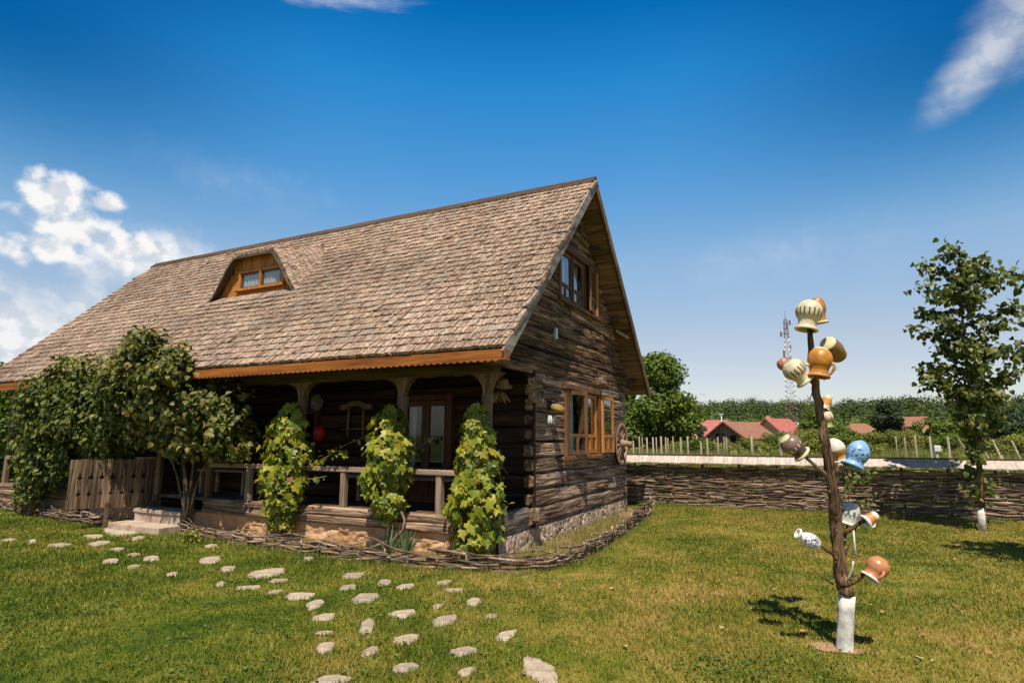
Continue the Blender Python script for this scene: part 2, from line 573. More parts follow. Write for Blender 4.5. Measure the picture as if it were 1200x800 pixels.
MAT['flag'] = stone('flagstone', [(0.17, 0.13, 0.085), (0.37, 0.30, 0.215), (0.48, 0.40, 0.305)], 7.0, 0.6, spread=0.14)
MAT['soil'] = stone('bed_soil', [(0.10, 0.06, 0.03), (0.20, 0.13, 0.06), (0.30, 0.20, 0.09)], 4.0, 0.8)
MAT['bare'] = stone('bare_earth', [(0.22, 0.12, 0.06), (0.36, 0.21, 0.11), (0.42, 0.27, 0.16)], 9.0, 0.6)
MAT['twig'] = wood('wattle_twig', (0.04, 0.025, 0.017), (0.46, 0.34, 0.25), 'X', 0.8, 0.85, 0.72, 0.4, third=(0.20, 0.135, 0.092))
MAT['cap'] = wood('bleached_cap_wood', (0.36, 0.29, 0.24), (0.60, 0.52, 0.45), 'Y', 1.2, 0.85, 0.12, 0.4)
MAT['stake'] = wood('stake_wood', (0.14, 0.105, 0.07), (0.42, 0.34, 0.25), 'Z', 1.5, 0.85, 0.25, 0.4)
MAT['bark'] = wood('bark', (0.035, 0.019, 0.010), (0.31, 0.19, 0.095), 'Z', 1.6, 0.9, 0.1, 1.0, third=(0.13, 0.075, 0.037), patch=.4, crack=.6)
MAT['bark_pale'] = wood('pale_bark', (0.10, 0.07, 0.05), (0.32, 0.25, 0.18), 'Z', 2.0, 0.9, 0.15, 0.8)
MAT['whitewash'] = plain('whitewash', (0.56, 0.53, 0.47), 0.85, 0.22, 14, 0.7)
MAT['wheel'] = wood('wheel_wood', (0.16, 0.09, 0.055), (0.50, 0.34, 0.22), 'Z', 2.0, 0.75, 0.25, 0.4)
MAT['iron'] = plain('dark_iron', (0.05, 0.04, 0.035), 0.6, 0.2, 30, 0.2, metal=0.6)
MAT['white'] = plain('white_plastic', (0.6, 0.6, 0.57), 0.4, 0.03)
MAT['straw'] = plain('straw', (0.26, 0.17, 0.045), 0.8, 0.25, 50, 0.5)
MAT['corn'] = plain('dried_corn', (0.24, 0.12, 0.03), 0.7, 0.3, 60, 0.6)
MAT['red'] = plain('red_fabric', (0.50, 0.012, 0.012), 0.5, 0.1)
MAT['yoke'] = wood('yoke_wood', (0.10, 0.055, 0.025), (0.24, 0.14, 0.065), 'Z', 1.4, 0.7, 0.1, 0.3)
MAT['plate'] = plain('glazed_plate', (0.16, 0.14, 0.10), 0.35, 0.2, 14)


def glass(name, tint=(0.02, 0.025, 0.03), fac=0.55):
    m, nt = new_mat(name)
    g = nd(nt, 'ShaderNodeBsdfGlossy', {'Roughness': 0.02})
    g.inputs[0].default_value = (0.9, 0.93, 1, 1)
    t = nd(nt, 'ShaderNodeBsdfTransparent', {})
    t.inputs[0].default_value = (0.85, 0.88, 0.88, 1)
    fc = nd(nt, 'ShaderNodeLayerWeight', {'Blend': .5}).outputs['Facing']
    f2 = M_(nt, 'ADD', M_(nt, 'MULTIPLY', M_(nt, 'POWER', fc, 3.0), .7), 0.035, clamp=True)
    s = nd(nt, 'ShaderNodeMixShader', {0: f2, 1: t.outputs[0], 2: g.outputs[0]})
    nd(nt, 'ShaderNodeOutputMaterial', {0: s.outputs[0]})
    return m


MAT['glass'] = glass('window_glass')
MAT['vine_leaf'] = leafmat('vine_leaf', [(0.065, 0.10, 0.008), (0.14, 0.185, 0.012), (0.25, 0.285, 0.020), (0.34, 0.32, 0.03), (0.34, 0.31, 0.03), (0.26, 0.15, 0.05)], 0.35, 0.42)
MAT['shrub_leaf'] = leafmat('shrub_leaf', [(0.028, 0.048, 0.005), (0.066, 0.092, 0.009), (0.115, 0.138, 0.015), (0.20, 0.19, 0.03)], 0.22, 0.5, 0.3)
MAT['lilac_leaf'] = leafmat('tall_shrub_leaf', [(0.038, 0.056, 0.006), (0.098, 0.116, 0.013), (0.19, 0.19, 0.032), (0.24, 0.15, 0.035)], 0.24, 0.5, 0.3)
MAT['linden_leaf'] = leafmat('young_tree_leaf', [(0.024, 0.044, 0.006), (0.065, 0.095, 0.012), (0.13, 0.160, 0.026), (0.25, 0.25, 0.07)], 0.40, 0.42)
MAT['tree_leaf'] = leafmat('tree_leaf', [(0.046, 0.084, 0.008), (0.105, 0.165, 0.015), (0.20, 0.245, 0.030)], 0.35, 0.55)
MAT['dark_leaf'] = leafmat('dark_tree_leaf', [(0.012, 0.026, 0.008), (0.026, 0.048, 0.013), (0.042, 0.068, 0.018)], 0.15, 0.6)
MAT['clover_leaf'] = leafmat('clover_leaf', [(0.05, 0.10, 0.014), (0.09, 0.15, 0.022), (0.16, 0.20, 0.04)], 0.25, 0.55)
MAT['forest_leaf'] = leafmat('forest_leaf', [(0.020, 0.038, 0.009), (0.048, 0.076, 0.015), (0.12, 0.155, 0.028)], 0.2, 0.7)
MAT['bush_leaf'] = leafmat('bush_leaf', [(0.09, 0.125, 0.014), (0.19, 0.21, 0.030), (0.32, 0.29, 0.07)], 0.35, 0.6)
MAT['weed_leaf'] = leafmat('weed_leaf', [(0.10, 0.135, 0.016), (0.20, 0.225, 0.038), (0.36, 0.31, 0.11)], 0.3, 0.6)
MAT['dry_leaf'] = leafmat('dry_leaf', [(0.35, 0.20, 0.08), (0.50, 0.34, 0.17), (0.60, 0.46, 0.27)], 0.1, 0.6)
MAT['yucca'] = leafmat('spiky_leaf', [(0.07, 0.11, 0.045), (0.13, 0.17, 0.07)], 0.1, 0.4)

m, nt = new_mat('lawn_turf')
c, n2 = grass_color(nt, False)
finish(nt, MIX(nt, 1.0, c, (0.8, 0.76, 0.8), 'MULTIPLY'), 0.95, n2, 0.5, 0.05, spec=0.1)
MAT['lawn'] = m
m, nt = new_mat('grass_blade')
c, n2 = grass_color(nt, True)
finish(nt, c, 0.6, None, trans=0.3, tcol=MIX(nt, 1.0, c, (1.2, 1.15, 0.6), 'MULTIPLY'), spec=0.25)
MAT['blade'] = m
m, nt = new_mat('field_ground')
pos = nd(nt, 'ShaderNodeNewGeometry').outputs['Position']
n1 = NOISE(nt, pos, 0.12, 6.0, 0.65)
c = RAMP(nt, n1, [(0.38, (0.045, 0.075, 0.016)), (0.52, (0.10, 0.13, 0.03)), (0.66, (0.22, 0.19, 0.07))])
finish(nt, c, 0.95, n1, 0.3, 0.1, spec=0.1)
MAT['field'] = m

# ================================================================== GROUND
def fence_y(x):
    return 8.05 + 0.062 * x


def sheet(name, xs, ys, zf, mat, label=None):
    V = np.array([(x, y, zf(x, y)) for y in ys for x in xs])
    nx = len(xs)
    loops, starts = [], []
    for j in range(len(ys) - 1):
        for i in range(nx - 1):
            a = j * nx + i
            starts.append(len(loops))
            loops += [a, a + 1, a + nx + 1, a + nx]
    o = np_mesh(name, V, loops, starts, mat, np.full(len(starts), 0.5), smooth=True)
    return tag(o, label, kind='structure')


def spread_axis(lim, near, n1, n2):
    a = list(np.linspace(-near, near, n1))
    far = list(np.geomspace(near, lim, n2))[1:]
    return [-f for f in reversed(far)] + a + far


def field_z(x, y):
    d = math.hypot(x, y)
    z = -0.03
    if d > 90:
        z += min(3.0, (d - 90) * 0.012)
    return z


sheet('ground', spread_axis(2500, 60, 31, 14), spread_axis(2500, 60, 31, 14), field_z, MAT['field'])


def lawn_z(x, y):
    return 0.012 * noise.noise(Vector((x * 0.5, y * 0.5, 0)))


LX = list(np.linspace(-30, 20, 101))
V, loops, starts = [], [], []
LT = list(np.linspace(0, 1, 51))
for t in LT:
    for x in LX:
        y0, y1 = -16.0, fence_y(x) + 0.25
        y = y0 + (y1 - y0) * t
        V.append((x, y, lawn_z(x, y)))
for j in range(len(LT) - 1):
    for i in range(len(LX) - 1):
        a = j * len(LX) + i
        starts.append(len(loops))
        loops += [a, a + 1, a + len(LX) + 1, a + len(LX)]
tag(np_mesh('lawn', V, loops, starts, MAT['lawn'], np.full(len(starts), .5), smooth=True), kind='structure')

# planting bed round the cottage, edged by the wattle
EDGE_L = [(-13.9, -0.02), (-11.5, -0.30), (-9.6, -0.52), (-8.05, -0.55)]
EDGE_R = [(-5.75, -0.62), (-4.6, -0.70), (-3.3, -0.78), (-2.0, -0.86), (-0.9, -0.82), (-0.2, -0.72), (0.35, -0.62), (0.72, -0.35), (0.92, 0.1),
          (0.98, 0.9), (0.93, 2.0), (0.84, 3.3), (0.72, 4.8), (0.58, 6.3), (0.38, 6.75)]
bed = MB()
poly = [(-14.0, 0.6)] + EDGE_L + [(-7.7, -0.4), (-5.9, -0.4)] + EDGE_R + [(-0.1, 6.8), (-0.1, 0.6)]
bed_poly = list(poly)
nseg = len(poly)


def inside(px, py, pl):
    px = np.asarray(px)
    py = np.asarray(py)
    r = np.zeros(px.shape, dtype=bool)
    n = len(pl)
    for i in range(n):
        x0, y0 = pl[i]
        x1, y1 = pl[(i + 1) % n]
        if y0 == y1:
            continue
        c = ((y0 > py) != (y1 > py)) & (px < (x1 - x0) * (py - y0) / (y1 - y0) + x0)
        r ^= c
    return r


bed.add([(x, y, 0.035) for x, y in poly], [tuple(range(nseg))], 0.5)
bed.add([(x, y, 0.035) for x, y in poly] + [(x, y, -0.05) for x, y in poly],
        [(i, nseg + i, nseg + (i + 1) % nseg, (i + 1) % nseg) for i in range(nseg)], 0.5)
tag(bed.build('soil', MAT['soil']), kind='structure')

# ================================================================== COTTAGE
XR, XL, YF, YR, YB, ZE, ZR = 0.45, -13.18, -0.715, 3.09, 6.895, 2.80, 6.63
SL = (ZR - ZE) / (YR - YF)
YW, YBK, XW = 1.08, 6.26, -12.75        # house body behind the porch
ZS, ZFL = 0.31, 0.57
cot = empty('log_cottage', (0, 0, 0), 'weathered log cottage with steep wooden shingle roof, front porch and small roof dormer', 'cottage')

# ---- plinth
mb = MB()


def rough_wall(mb, p0, p1, z0, z1, out, nx, nz, amp, seed, m=0, rnd=0.5, back=0.25):
    """bulging rubble face from p0 to p1 (2D), out = outward normal"""
    vs, fs = [], []
    for k in range(nz + 1):
        for i in range(nx + 1):
            t = i / nx
            z = z0 + (z1 - z0) * k / nz
            x = p0[0] + (p1[0] - p0[0]) * t
            y = p0[1] + (p1[1] - p0[1]) * t
            a = amp * (.7 * noise.noise(Vector((x * 4.1 + seed, y * 3.1, z * 7))) + 0.6 * noise.noise(Vector((x * 11 + seed, y * 9, z * 17))) - .8 * max(0, .12 - abs(noise.noise(Vector((x * 2.6 + seed, 3, z * 6))))) * 5)
            vs.append((x + out[0] * a, y + out[1] * a, z))
    for k in range(nz):
        for i in range(nx):
            a = k * (nx + 1) + i
            fs.append((a, a + 1, a + nx + 2, a + nx + 1))
    b = len(vs)
    # top ledge
    for i in range(nx + 1):
        t = i / nx
        vs.append((p0[0] + (p1[0] - p0[0]) * t - out[0] * back, p0[1] + (p1[1] - p0[1]) * t - out[1] * back, z1))
    for i in range(nx):
        a = nz * (nx + 1) + i
        fs.append((a, a + 1, b + i + 1, b + i))
    mb.add(vs, fs, rnd, m)


rough_wall(mb, (XW - .35, -0.045), (-0.02, -0.045), -0.1, ZS, (0, -1), 420, 14, 0.035, 3.0)
mb.build('front_plinth', MAT['plaster'], cot)
mb = MB()
# gable plinth: rubble of upright pale stones
ny_, nz_ = 300, 18
vs, cells = [], []
for k in range(nz_ + 1):
    for i in range(ny_ + 1):
        yy = YBK * i / ny_
        zz = -.1 + (ZS + .1) * k / nz_
        wob_ = .25 * noise.noise(Vector((yy * 5, zz * 5, 3)))
        ds_, ps_ = noise.voronoi(Vector((yy * 5.6 + wob_, zz * 2.9 + wob_, 0.5)))
        e_ = min(1.0, max(0.0, (ds_[1] - ds_[0]) / .14))
        vs.append((-.015 + .036 * e_ ** .5 + .012 * noise.noise(Vector((yy * 16, zz * 16, 0))) - (.05 if k == nz_ else 0), yy, zz))
        cells.append((ps_[0].x * 12.9898 + ps_[0].y * 78.233) % 1.0)
for k in range(nz_):
    for i in range(ny_):
        a = k * (ny_ + 1) + i
        mb.add([vs[a], vs[a + 1], vs[a + ny_ + 2], vs[a + ny_ + 1]], [(0, 1, 2, 3)], cells[a], 0, True)
mb.box((-0.2, 0.0, -0.1), (-0.06, YBK, ZS - .004), 0.3)
mb.build('gable_plinth', MAT['plinth_grey'], cot)


# ---- hewn logs
def hewn_log(mb, axis, a0, a1, z0, z1, face, depth=0.05, step=0.11, wav=0.014, caps=True, sgn=1.0, tilt=0.0):
    """one horizontal log: axis 'X' (face looks to -y) or 'Y' (face looks to +x)"""
    n = max(2, int(abs(a1 - a0) / step))
    seed = random.uniform(0, 200)
    prof = [(0.0, -0.04)] + [(k_ / 13, .032 * (1 - abs(2 * k_ / 13 - 1) ** 7)) for k_ in range(14)] + [(1.0, -0.04)]
    rr = random.random()
    bow = random.uniform(-0.012, 0.012)
    vs, fs = [], []
    for i in range(n + 1):
        a = a0 + (a1 - a0) * i / n
        t = i / n
        e0 = wav * (noise.noise(Vector((a * 1.3, seed, 0))) + 0.4 * noise.noise(Vector((a * 5, seed, 3)))) + bow * 4 * t * (1 - t)
        e1 = wav * (noise.noise(Vector((a * 1.3, seed + 50, 0))) + 0.4 * noise.noise(Vector((a * 5, seed + 9, 3)))) + bow * 4 * t * (1 - t)
        for (q, d) in prof:
            z = (z0 + 0.004 + e0) * (1 - q) + (z1 - 0.004 + e1) * q + tilt * (t - .5)
            o = d * depth / 0.05
            if d > 0:
                o += 0.006 * noise.noise(Vector((a * 1.1, z * 7, seed))) + 0.008 * noise.noise(Vector((a * 1.6, z * 38, seed + 7))) + .004 * noise.noise(Vector((a * 7, z * 25, seed)))
            vs.append((a, face - o, z) if axis == 'X' else (face + o, a, z))
    k = len(prof)
    for i in range(n):
        for j in range(k - 1):
            q = (i * k + j, (i + 1) * k + j, (i + 1) * k + j + 1, i * k + j + 1)
            fs.append(q)
    if caps:
        fs.append(tuple(range(k)))
        fs.append(tuple(reversed(range(n * k, n * k + k))))
    mb.add(vs, fs, rr)


def log_wall(mb, axis, a0, a1, levels, face, holes=(), **kw):
    for z0, z1 in zip(levels[:-1], levels[1:]):
        zc = (z0 + z1) / 2
        segs = [(a0, a1)]
        for (h0, h1, hz0, hz1) in holes:
            if hz0 < zc < hz1:
                ns = []
                for s0, s1 in segs:
                    if h0 > s0 and h1 < s1:
                        ns += [(s0, h0), (h1, s1)]
                    else:
                        ns.append((s0, s1))
                segs = ns
        for s0, s1 in segs:
            hewn_log(mb, axis, s0, s1, z0, z1, face, **kw)


WIN_L = (2.50, 4.20, 1.36, 2.52)        # lower gable window opening: y0, y1, z0, z1
WIN_U = (2.24, 4.26, 4.16, 5.10)        # upper gable window
lev = [ZS, .60, .86, 1.11, 1.36, 1.60, 1.83, 2.07, 2.30, 2.52, 2.72]
mb = MB()
log_wall(mb, 'Y', YW + .02, YBK, lev, 0.0, [WIN_L], depth=0.05)
# log ends at the corner towards the porch
for z0, z1 in zip(lev[:-1], lev[1:]):
    pass
mb.build('gable_wall', MAT['gable_log'], cot)
mb = MB()
for z0, z1 in zip(lev[:-1], lev[1:]):
    hh_ = (z1 - z0) * random.uniform(.55, .82)
    zc = (z0 + z1) / 2 + random.uniform(-.02, .02)
    mb.beam((-.012, YW - random.uniform(.03, .15), zc), (-.012, YW + .03, zc), random.uniform(.09, .14), hh_, (1, 0, 0), bev=.03, seg=2, wob=.2)
mb.build('corner_notching', MAT['gable_board'], cot)

# stub ends sticking out of the gable
for (yy, zz, L, s) in [(1.10, .50, .17, .2), (4.19, 2.80, .22, .16), (1.12, 2.50, .14, .2), (1.12, 2.30, .16, .2)]:
    mb = MB()
    mb.beam((-.02, yy, zz), (L, yy, zz), s, s * 1.05, (0, 1, 0), bev=.03, seg=3, wob=.1)
    mb.build('log_end', MAT['gable_log'], cot)

# upper gable boards
mb = MB()
z = 2.70
bl = [z]
while z < 6.45:
    z += random.uniform(0.15, 0.21)
    bl.append(z)


def snap(v):
    i = min(range(len(bl)), key=lambda k: abs(bl[k] - v))
    bl[i] = v


snap(WIN_U[2]); snap(WIN_U[3])
bl = sorted(bl)


def rake_y(z):
    return YF + (z - (ZE - .14)) / SL


for z0, z1 in zip(bl[:-1], bl[1:]):
    y0 = max(rake_y(z1) + 0.03, -0.66)
    y1 = 2 * YR - y0
    if y1 - y0 < 0.15:
        continue
    y1 = min(y1, YBK + .35)
    zc = (z0 + z1) / 2
    segs = [(y0, y1)]
    if WIN_U[2] < zc < WIN_U[3]:
        segs = [(y0, WIN_U[0]), (WIN_U[1], y1)]
    elif random.random() < .6:
        s = random.uniform(.25, .75)
        ym = y0 + (y1 - y0) * s
        segs = [(y0, ym), (ym + .012, y1)]
    for s0, s1 in segs:
        if s1 - s0 > .06:
            hewn_log(mb, 'Y', s0, s1, z0, z1, 0.012 + random.uniform(0, .02), depth=0.035, wav=.012, tilt=random.uniform(-.012, .012))
mb.beam((0.0, -.66, 2.69), (0.0, 1.15, 2.69), .08, .05, (1, 0, 0), rnd=.9)
mb.build('gable_boarding', MAT['gable_board'], cot)

# front log wall behind the porch
DOORX = (-2.42, -1.48)
DOOR2X = (-8.1, -7.1)
WFX = (-5.35, -4.45)
lev_f = [.31, .58, .83, 1.08, 1.33, 1.58, 1.83, 2.08, 2.32, 2.52, 2.72]
mb = MB()
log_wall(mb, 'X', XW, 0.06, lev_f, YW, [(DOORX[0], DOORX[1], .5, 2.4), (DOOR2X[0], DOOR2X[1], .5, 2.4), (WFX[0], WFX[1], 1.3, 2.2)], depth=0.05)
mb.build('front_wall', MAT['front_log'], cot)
# back, west wall and dark room
mb = MB()
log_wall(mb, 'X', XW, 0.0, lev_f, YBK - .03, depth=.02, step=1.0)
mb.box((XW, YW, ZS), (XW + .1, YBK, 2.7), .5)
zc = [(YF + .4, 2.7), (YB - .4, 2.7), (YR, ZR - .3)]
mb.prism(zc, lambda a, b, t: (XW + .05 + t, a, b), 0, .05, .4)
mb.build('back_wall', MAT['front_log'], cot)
mb = MB()
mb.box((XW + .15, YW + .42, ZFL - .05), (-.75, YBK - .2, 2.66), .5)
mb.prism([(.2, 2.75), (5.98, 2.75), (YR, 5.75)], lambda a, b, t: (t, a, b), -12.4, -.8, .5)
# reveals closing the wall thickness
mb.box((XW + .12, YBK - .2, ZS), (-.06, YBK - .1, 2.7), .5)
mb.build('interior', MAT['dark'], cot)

# ---- porch floor, sill beams
mb = MB()
for k in range(70):
    x0 = XW - .35 + k * (13.1 / 70)
    mb.box((x0 + .003, 0.02, ZFL - .06), (x0 + 13.1 / 70 - .003, YW + .02, ZFL + random.uniform(-.004, .004)))
mb.build('porch_floor', MAT['beam_dark'], cot)
mb = MB()
xs = [XW - .35, -10.6, -7.45]
for a, b in [(-13.1, -10.9), (-10.88, -7.45), (-5.95, -3.45), (-3.43, -0.02)]:
    hewn_log(mb, 'X', a, b, ZS + .005, .44, -0.07, depth=.045)
    hewn_log(mb, 'X', a, b + random.uniform(-.2, 0) * (b < -1), .44, .575, -0.06, depth=.045)
    mb.box((a, -.06, ZS + .01), (b, .12, .567), .5)
mb.build('sill_beam', MAT['sill'], cot)
mb = MB()
hewn_log(mb, 'Y', .12, YW + .04, ZS + .005, .625, 0.0, depth=.05)
mb.box((-.12, .1, ZS), (-.005, YW, .62), .4)
for zz in (.375, .515):
    mb.beam((-.02, -.10, zz), (.075, -.10, zz), .15, .13, (0, 1, 0), bev=.03)
    mb.beam((-.2, -.06, zz), (-.0, -.06, zz), .13, .12, (0, 1, 0), bev=.02)
mb.build('gable_sill', MAT['sill_grey'], cot)

# ---- porch posts with carved heads, arches, rail
POSTS = [-0.18, -1.67, -3.75, -5.95, -7.40, -9.3, -11.2, -13.05]
for px in POSTS:
    mb = MB()
    mb.beam((px, 0, ZFL - .02), (px, 0, 2.14), .125, .12, (1, 0, 0), bev=.03, seg=6, wob=.08)
    mb.beam((px, 0, 2.14), (px, 0, 2.27), .17, .16, (1, 0, 0), bev=.05)
    mb.beam((px, 0, 2.27), (px, 0, 2.56), .11, .11, (1, 0, 0), bev=.02)
    for s in (-1, 1):
        pts = []
        for k in range(9):
            t = k / 8
            pts.append((px + s * (0.05 + .21 * t * t), 2.24 + .33 * t ** .7))
        outer = pts + [(px + s * .02, 2.57), (px + s * .02, 2.24)]
        if s < 0:
            outer = list(reversed(outer))
        mb.prism(outer, lambda a, b, t: (a, t, b), -.06, .06)
    mb.build('porch_post', MAT['post_brown'], cot)
mb = MB()
mb.beam((XL + .1, 0, 2.645), (-.02, 0, 2.645), .17, .16, (0, 1, 0), bev=.02, seg=30, wob=.06)
mb.build('porch_beam', MAT['beam_dark'], cot)
mb = MB()
for b, a in zip(POSTS[:-1], POSTS[1:]):
    n = 22
    up = []
    for k in range(n + 1):
        t = k / n
        x = a + (b - a) * t
        e = abs(2 * t - 1)
        zz = 2.56 - .17 * e ** 5 - .025 * math.cos(t * 6 * math.pi) * (1 - e)
        up.append((x, zz))
    pl = up + [(b, 2.60), (a, 2.60)]
    mb.prism(pl, lambda p, q, t: (p, t, q), -.02, .02)
mb.build('arch_board', MAT['beam_dark'], cot)


def rail(a, b, extra):
    mb = MB()
    mb.beam((a, -.01, 1.155), (b, -.01, 1.155), .13, .085, (0, 1, 0), bev=.012, seg=8, wob=.1)
    mb.build('rail', MAT['rail'], cot)
    for x in extra:
        mb = MB()
        mb.beam((x, -.01, ZFL), (x, -.01, 1.115), .10, .10, (1, 0, 0), bev=.012, seg=4, wob=.1)
        mb.build('baluster', MAT['post'], cot)


rail(-1.60, -.25, [-.95])
rail(-3.68, -1.74, [-2.75])
rail(-5.88, -3.82, [-4.89])
rail(-9.23, -7.47, [-8.4])
rail(-11.13, -9.37, [-10.2])
rail(-12.98, -11.27, [-12.2])

# ---- eaves: fascia with scallops, soffit boards
mb = MB()
n = int((XR - XL - .05) / .105)
pl = []
for k in range(n):
    x0 = XL + .03 + k * .105
    for j in range(6):
        t = j / 6
        pl.append((x0 + t * .105, 2.655 - .026 * math.sin(math.pi * t)))
pl.append((XR - .03, 2.655))
pl += [(XR - .03, 2.785), (XL + .03, 2.785)]
mb.prism(pl, lambda a, b, t: (a, t, b), -.752, -.715, .7)
mb.build('fascia', MAT['orange'], cot)
mb = MB()
mb.box((XR - .03, -.758, 2.645), (XR + .03, -.62, 2.785), .95)
mb.build('fascia_end', MAT['orange'], cot)
mb = MB()
for k in range(5):
    y0 = -.66 + k * .128
    mb.box((XL + .05, y0 + .004, 2.755 + .004 * k), (-.06, y0 + .124, 2.775 + .004 * k))
mb.build('eaves_boards', MAT['beam_dark'], cot)

# ---- roof carcass
mb = MB()


def zroof(y):
    return ZE + SL * (y - YF) if y <= YR else ZR - SL * (y - YR)


mb.prism([(YF, ZE - .03), (YR, ZR - .03), (YR, ZR - .11), (YF + .03, ZE - .085)], lambda a, b, t: (t, a, b), XL, XR - .01, .3)
mb.prism([(YR, ZR - .11), (YR, ZR - .03), (YB, ZE - .03), (YB - .03, ZE - .085)], lambda a, b, t: (t, a, b), XL, XR - .01, .3)
mb.build('roof_deck', MAT['ridge'], cot)

# soffit of the gable overhang: boards seen from below
mb = MB()
for side in (0, 1):
    y = YF + .05
    while y < YR - .05:
        w = random.uniform(.14, .2)
        y1 = min(y + w, YR)
        za, zb = zroof(y) - .125, zroof(y1) - .125
        d = random.uniform(0, .012)
        a, b = (y, y1 - .008) if side == 0 else (2 * YR - y, 2 * YR - y1 + .008)
        vs = [(-.25, a, za - d), (XR - .03, a, za - d), (XR - .03, b, zb - .006 - d), (-.25, b, zb - .006 - d)]
        vs += [(p[0], p[1], p[2] - .02) for p in vs]
        mb.add(vs, [(0, 1, 2, 3), (7, 6, 5, 4), (0, 4, 5, 1), (1, 5, 6, 2), (2, 6, 7, 3), (3, 7, 4, 0)])
        y = y1
mb.build('gable_soffit', MAT['soffit'], cot)
for yy in (1.0, 2.2, 3.09, 3.98, 5.2, 6.48):
    mb = MB()
    mb.beam((-.1, yy, zroof(yy) - .235), (XR - .2, yy, zroof(yy) - .235), .10, .11, (0, 1, 0), bev=.015)
    mb.build('purlin', MAT['beam_dark'], cot)
for side in (0, 1):
    mb = MB()
    for k in range(3):
        t0, t1 = k / 3, (k + 1) / 3 - .001
        ya, yb = YF - .03 + (YR - YF + .03) * t0, YF - .03 + (YR - YF + .03) * t1
        pa, pb = zroof(max(ya, YF)) - .075 - (.03 if k == 0 else 0), zroof(yb) - .075
        f = (lambda v: v) if side == 0 else (lambda v: 2 * YR - v)
        o = (k % 2) * .003
        mb.beam((XR + .012 + o, f(ya), pa), (XR + .012 + o, f(yb), pb), .032, .17, (1, 0, 0), seg=5, wob=.05)
    mb.build('bargeboard', MAT['rake'] if side == 0 else MAT['soffit'], cot)

# ---- dormer surface and shingles
DXC, DY = -6.46, .985
ZB = zroof(DY)


def prof(x, t):
    u = abs((x - DXC) / (1 + .22 * t))
    a, b = 0.66, 1.33
    if u < a - .12:
        return 1.0
    if u > b + .25 * min(t, 1.5):
        return 0.0
    b2 = b + .25 * min(t, 1.5)
    q = min(max((u - (a - .12)) / (b2 - a + .12), 0), 1)
    lin = 1 - q
    sm = 1 - q * q * (3 - 2 * q)
    return .55 * lin + .45 * sm


def zhood(x, y):
    t = max(y - DY, 0)
    p = prof(x, t)
    return ZB + p * (.97 + .30 * t) - (1 - p) * .02


def zsurf(x, y):
    z = zroof(y)
    if y >= DY - .001 and abs(x - DXC) < 2.2:
        z = max(z, zhood(x, y))
    return z


mb = MB()
NC = 31
dyc = (YR - YF) / NC
for k in range(NC):
    yk = YF - .005 + k * dyc
    x = XL + random.uniform(0, .05)
    while x < XR - .015:
        w = random.uniform(.05, .095)
        xc = x + w / 2
        e = .01
        ys = max(yk, YF)
        hood = ys >= DY - .02 and abs(xc - DXC) < 2.0 and zsurf(xc, max(ys, DY)) > zroof(ys) + .012
        if ys >= DY - .02 and not hood and abs(xc - DXC) < 1.32 and ys < DY:
            pass
        zx = (zsurf(xc + e, ys) - zsurf(xc - e, ys)) / (2 * e)
        ww = w / math.sqrt(1 + zx * zx)
        xc = x + ww / 2
        L = .50 if not (.4 < ys < DY and abs(xc - DXC) < 1.25) else .34
        zc = zsurf(xc, ys)
        zx = (zsurf(xc + e, ys) - zsurf(xc - e, ys)) / (2 * e)
        zy = (zsurf(xc, ys + .06) - zc) / .06
        zx, zy = max(-3, min(3, zx)), max(0.0, min(1.6, zy))
        dyv = L / math.sqrt(1 + zy * zy)
        gx = Vector((1, 0, zx)).normalized()
        gy = Vector((0, 1, zy)).normalized()
        nrm = gx.cross(gy).normalized()
        if nrm.z < 0:
            nrm = -nrm
        y_lo = (yk if zy > .8 else max(yk, DY - .03)) + random.uniform(-.007, .007) + .012 * noise.noise(Vector((xc * .6, k * 2.1, 0)))
        p = Vector((xc, y_lo, zc + (y_lo - ys) * zy))
        if y_lo < YF:
            p.z = ZE + (y_lo - YF) * SL
        LL = min(L, (YR + .01 - y_lo) * math.sqrt(1 + zy * zy))
        lift = random.uniform(.060, .078) + (random.random() < .02) * random.uniform(.01, .02)
        tk = random.uniform(.046, .056)
        tw = random.uniform(-.003, .003)
        hw = w / 2 - .005
        sk = random.uniform(-.006, .006)
        a0 = p + nrm * lift
        a1 = p + gy * LL + nrm * .012
        vs = [a0 - gx * hw + nrm * tw, a0 + gx * (hw + sk) - nrm * tw, a1 + gx * hw, a1 - gx * hw]
        vs += [v - nrm * tk for v in vs]
        if not (y_lo > DY + .02 and not hood and abs(xc - DXC) < .9 and y_lo < 1.6):
            mb.add(vs, [(0, 1, 2, 3), (0, 4, 5, 1), (1, 5, 6, 2), (3, 7, 4, 0)])
        x += ww
# back slope: courses of long boards
for k in range(NC):
    y0 = YB + .04 - k * dyc
    for j in range(24):
        x0 = XL + j * (XR - XL) / 24
        x1 = x0 + (XR - XL) / 24 - .004
        o = random.uniform(-.01, .01)
        z0 = ZE - .02 + (YB - y0) * SL + .02
        ye = max(y0 - .34, YR)
        z1 = zroof(ye) + .006
        mb.add([(x0, y0 + o, z0 + .02), (x1, y0 - o, z0 + .02), (x1, ye, z1), (x0, ye, z1), (x0, y0 + o, z0), (x1, y0 - o, z0)],
               [(0, 1, 2, 3), (0, 4, 5, 1)])
mb.build('shingle_roof', MAT['shingle'], cot)
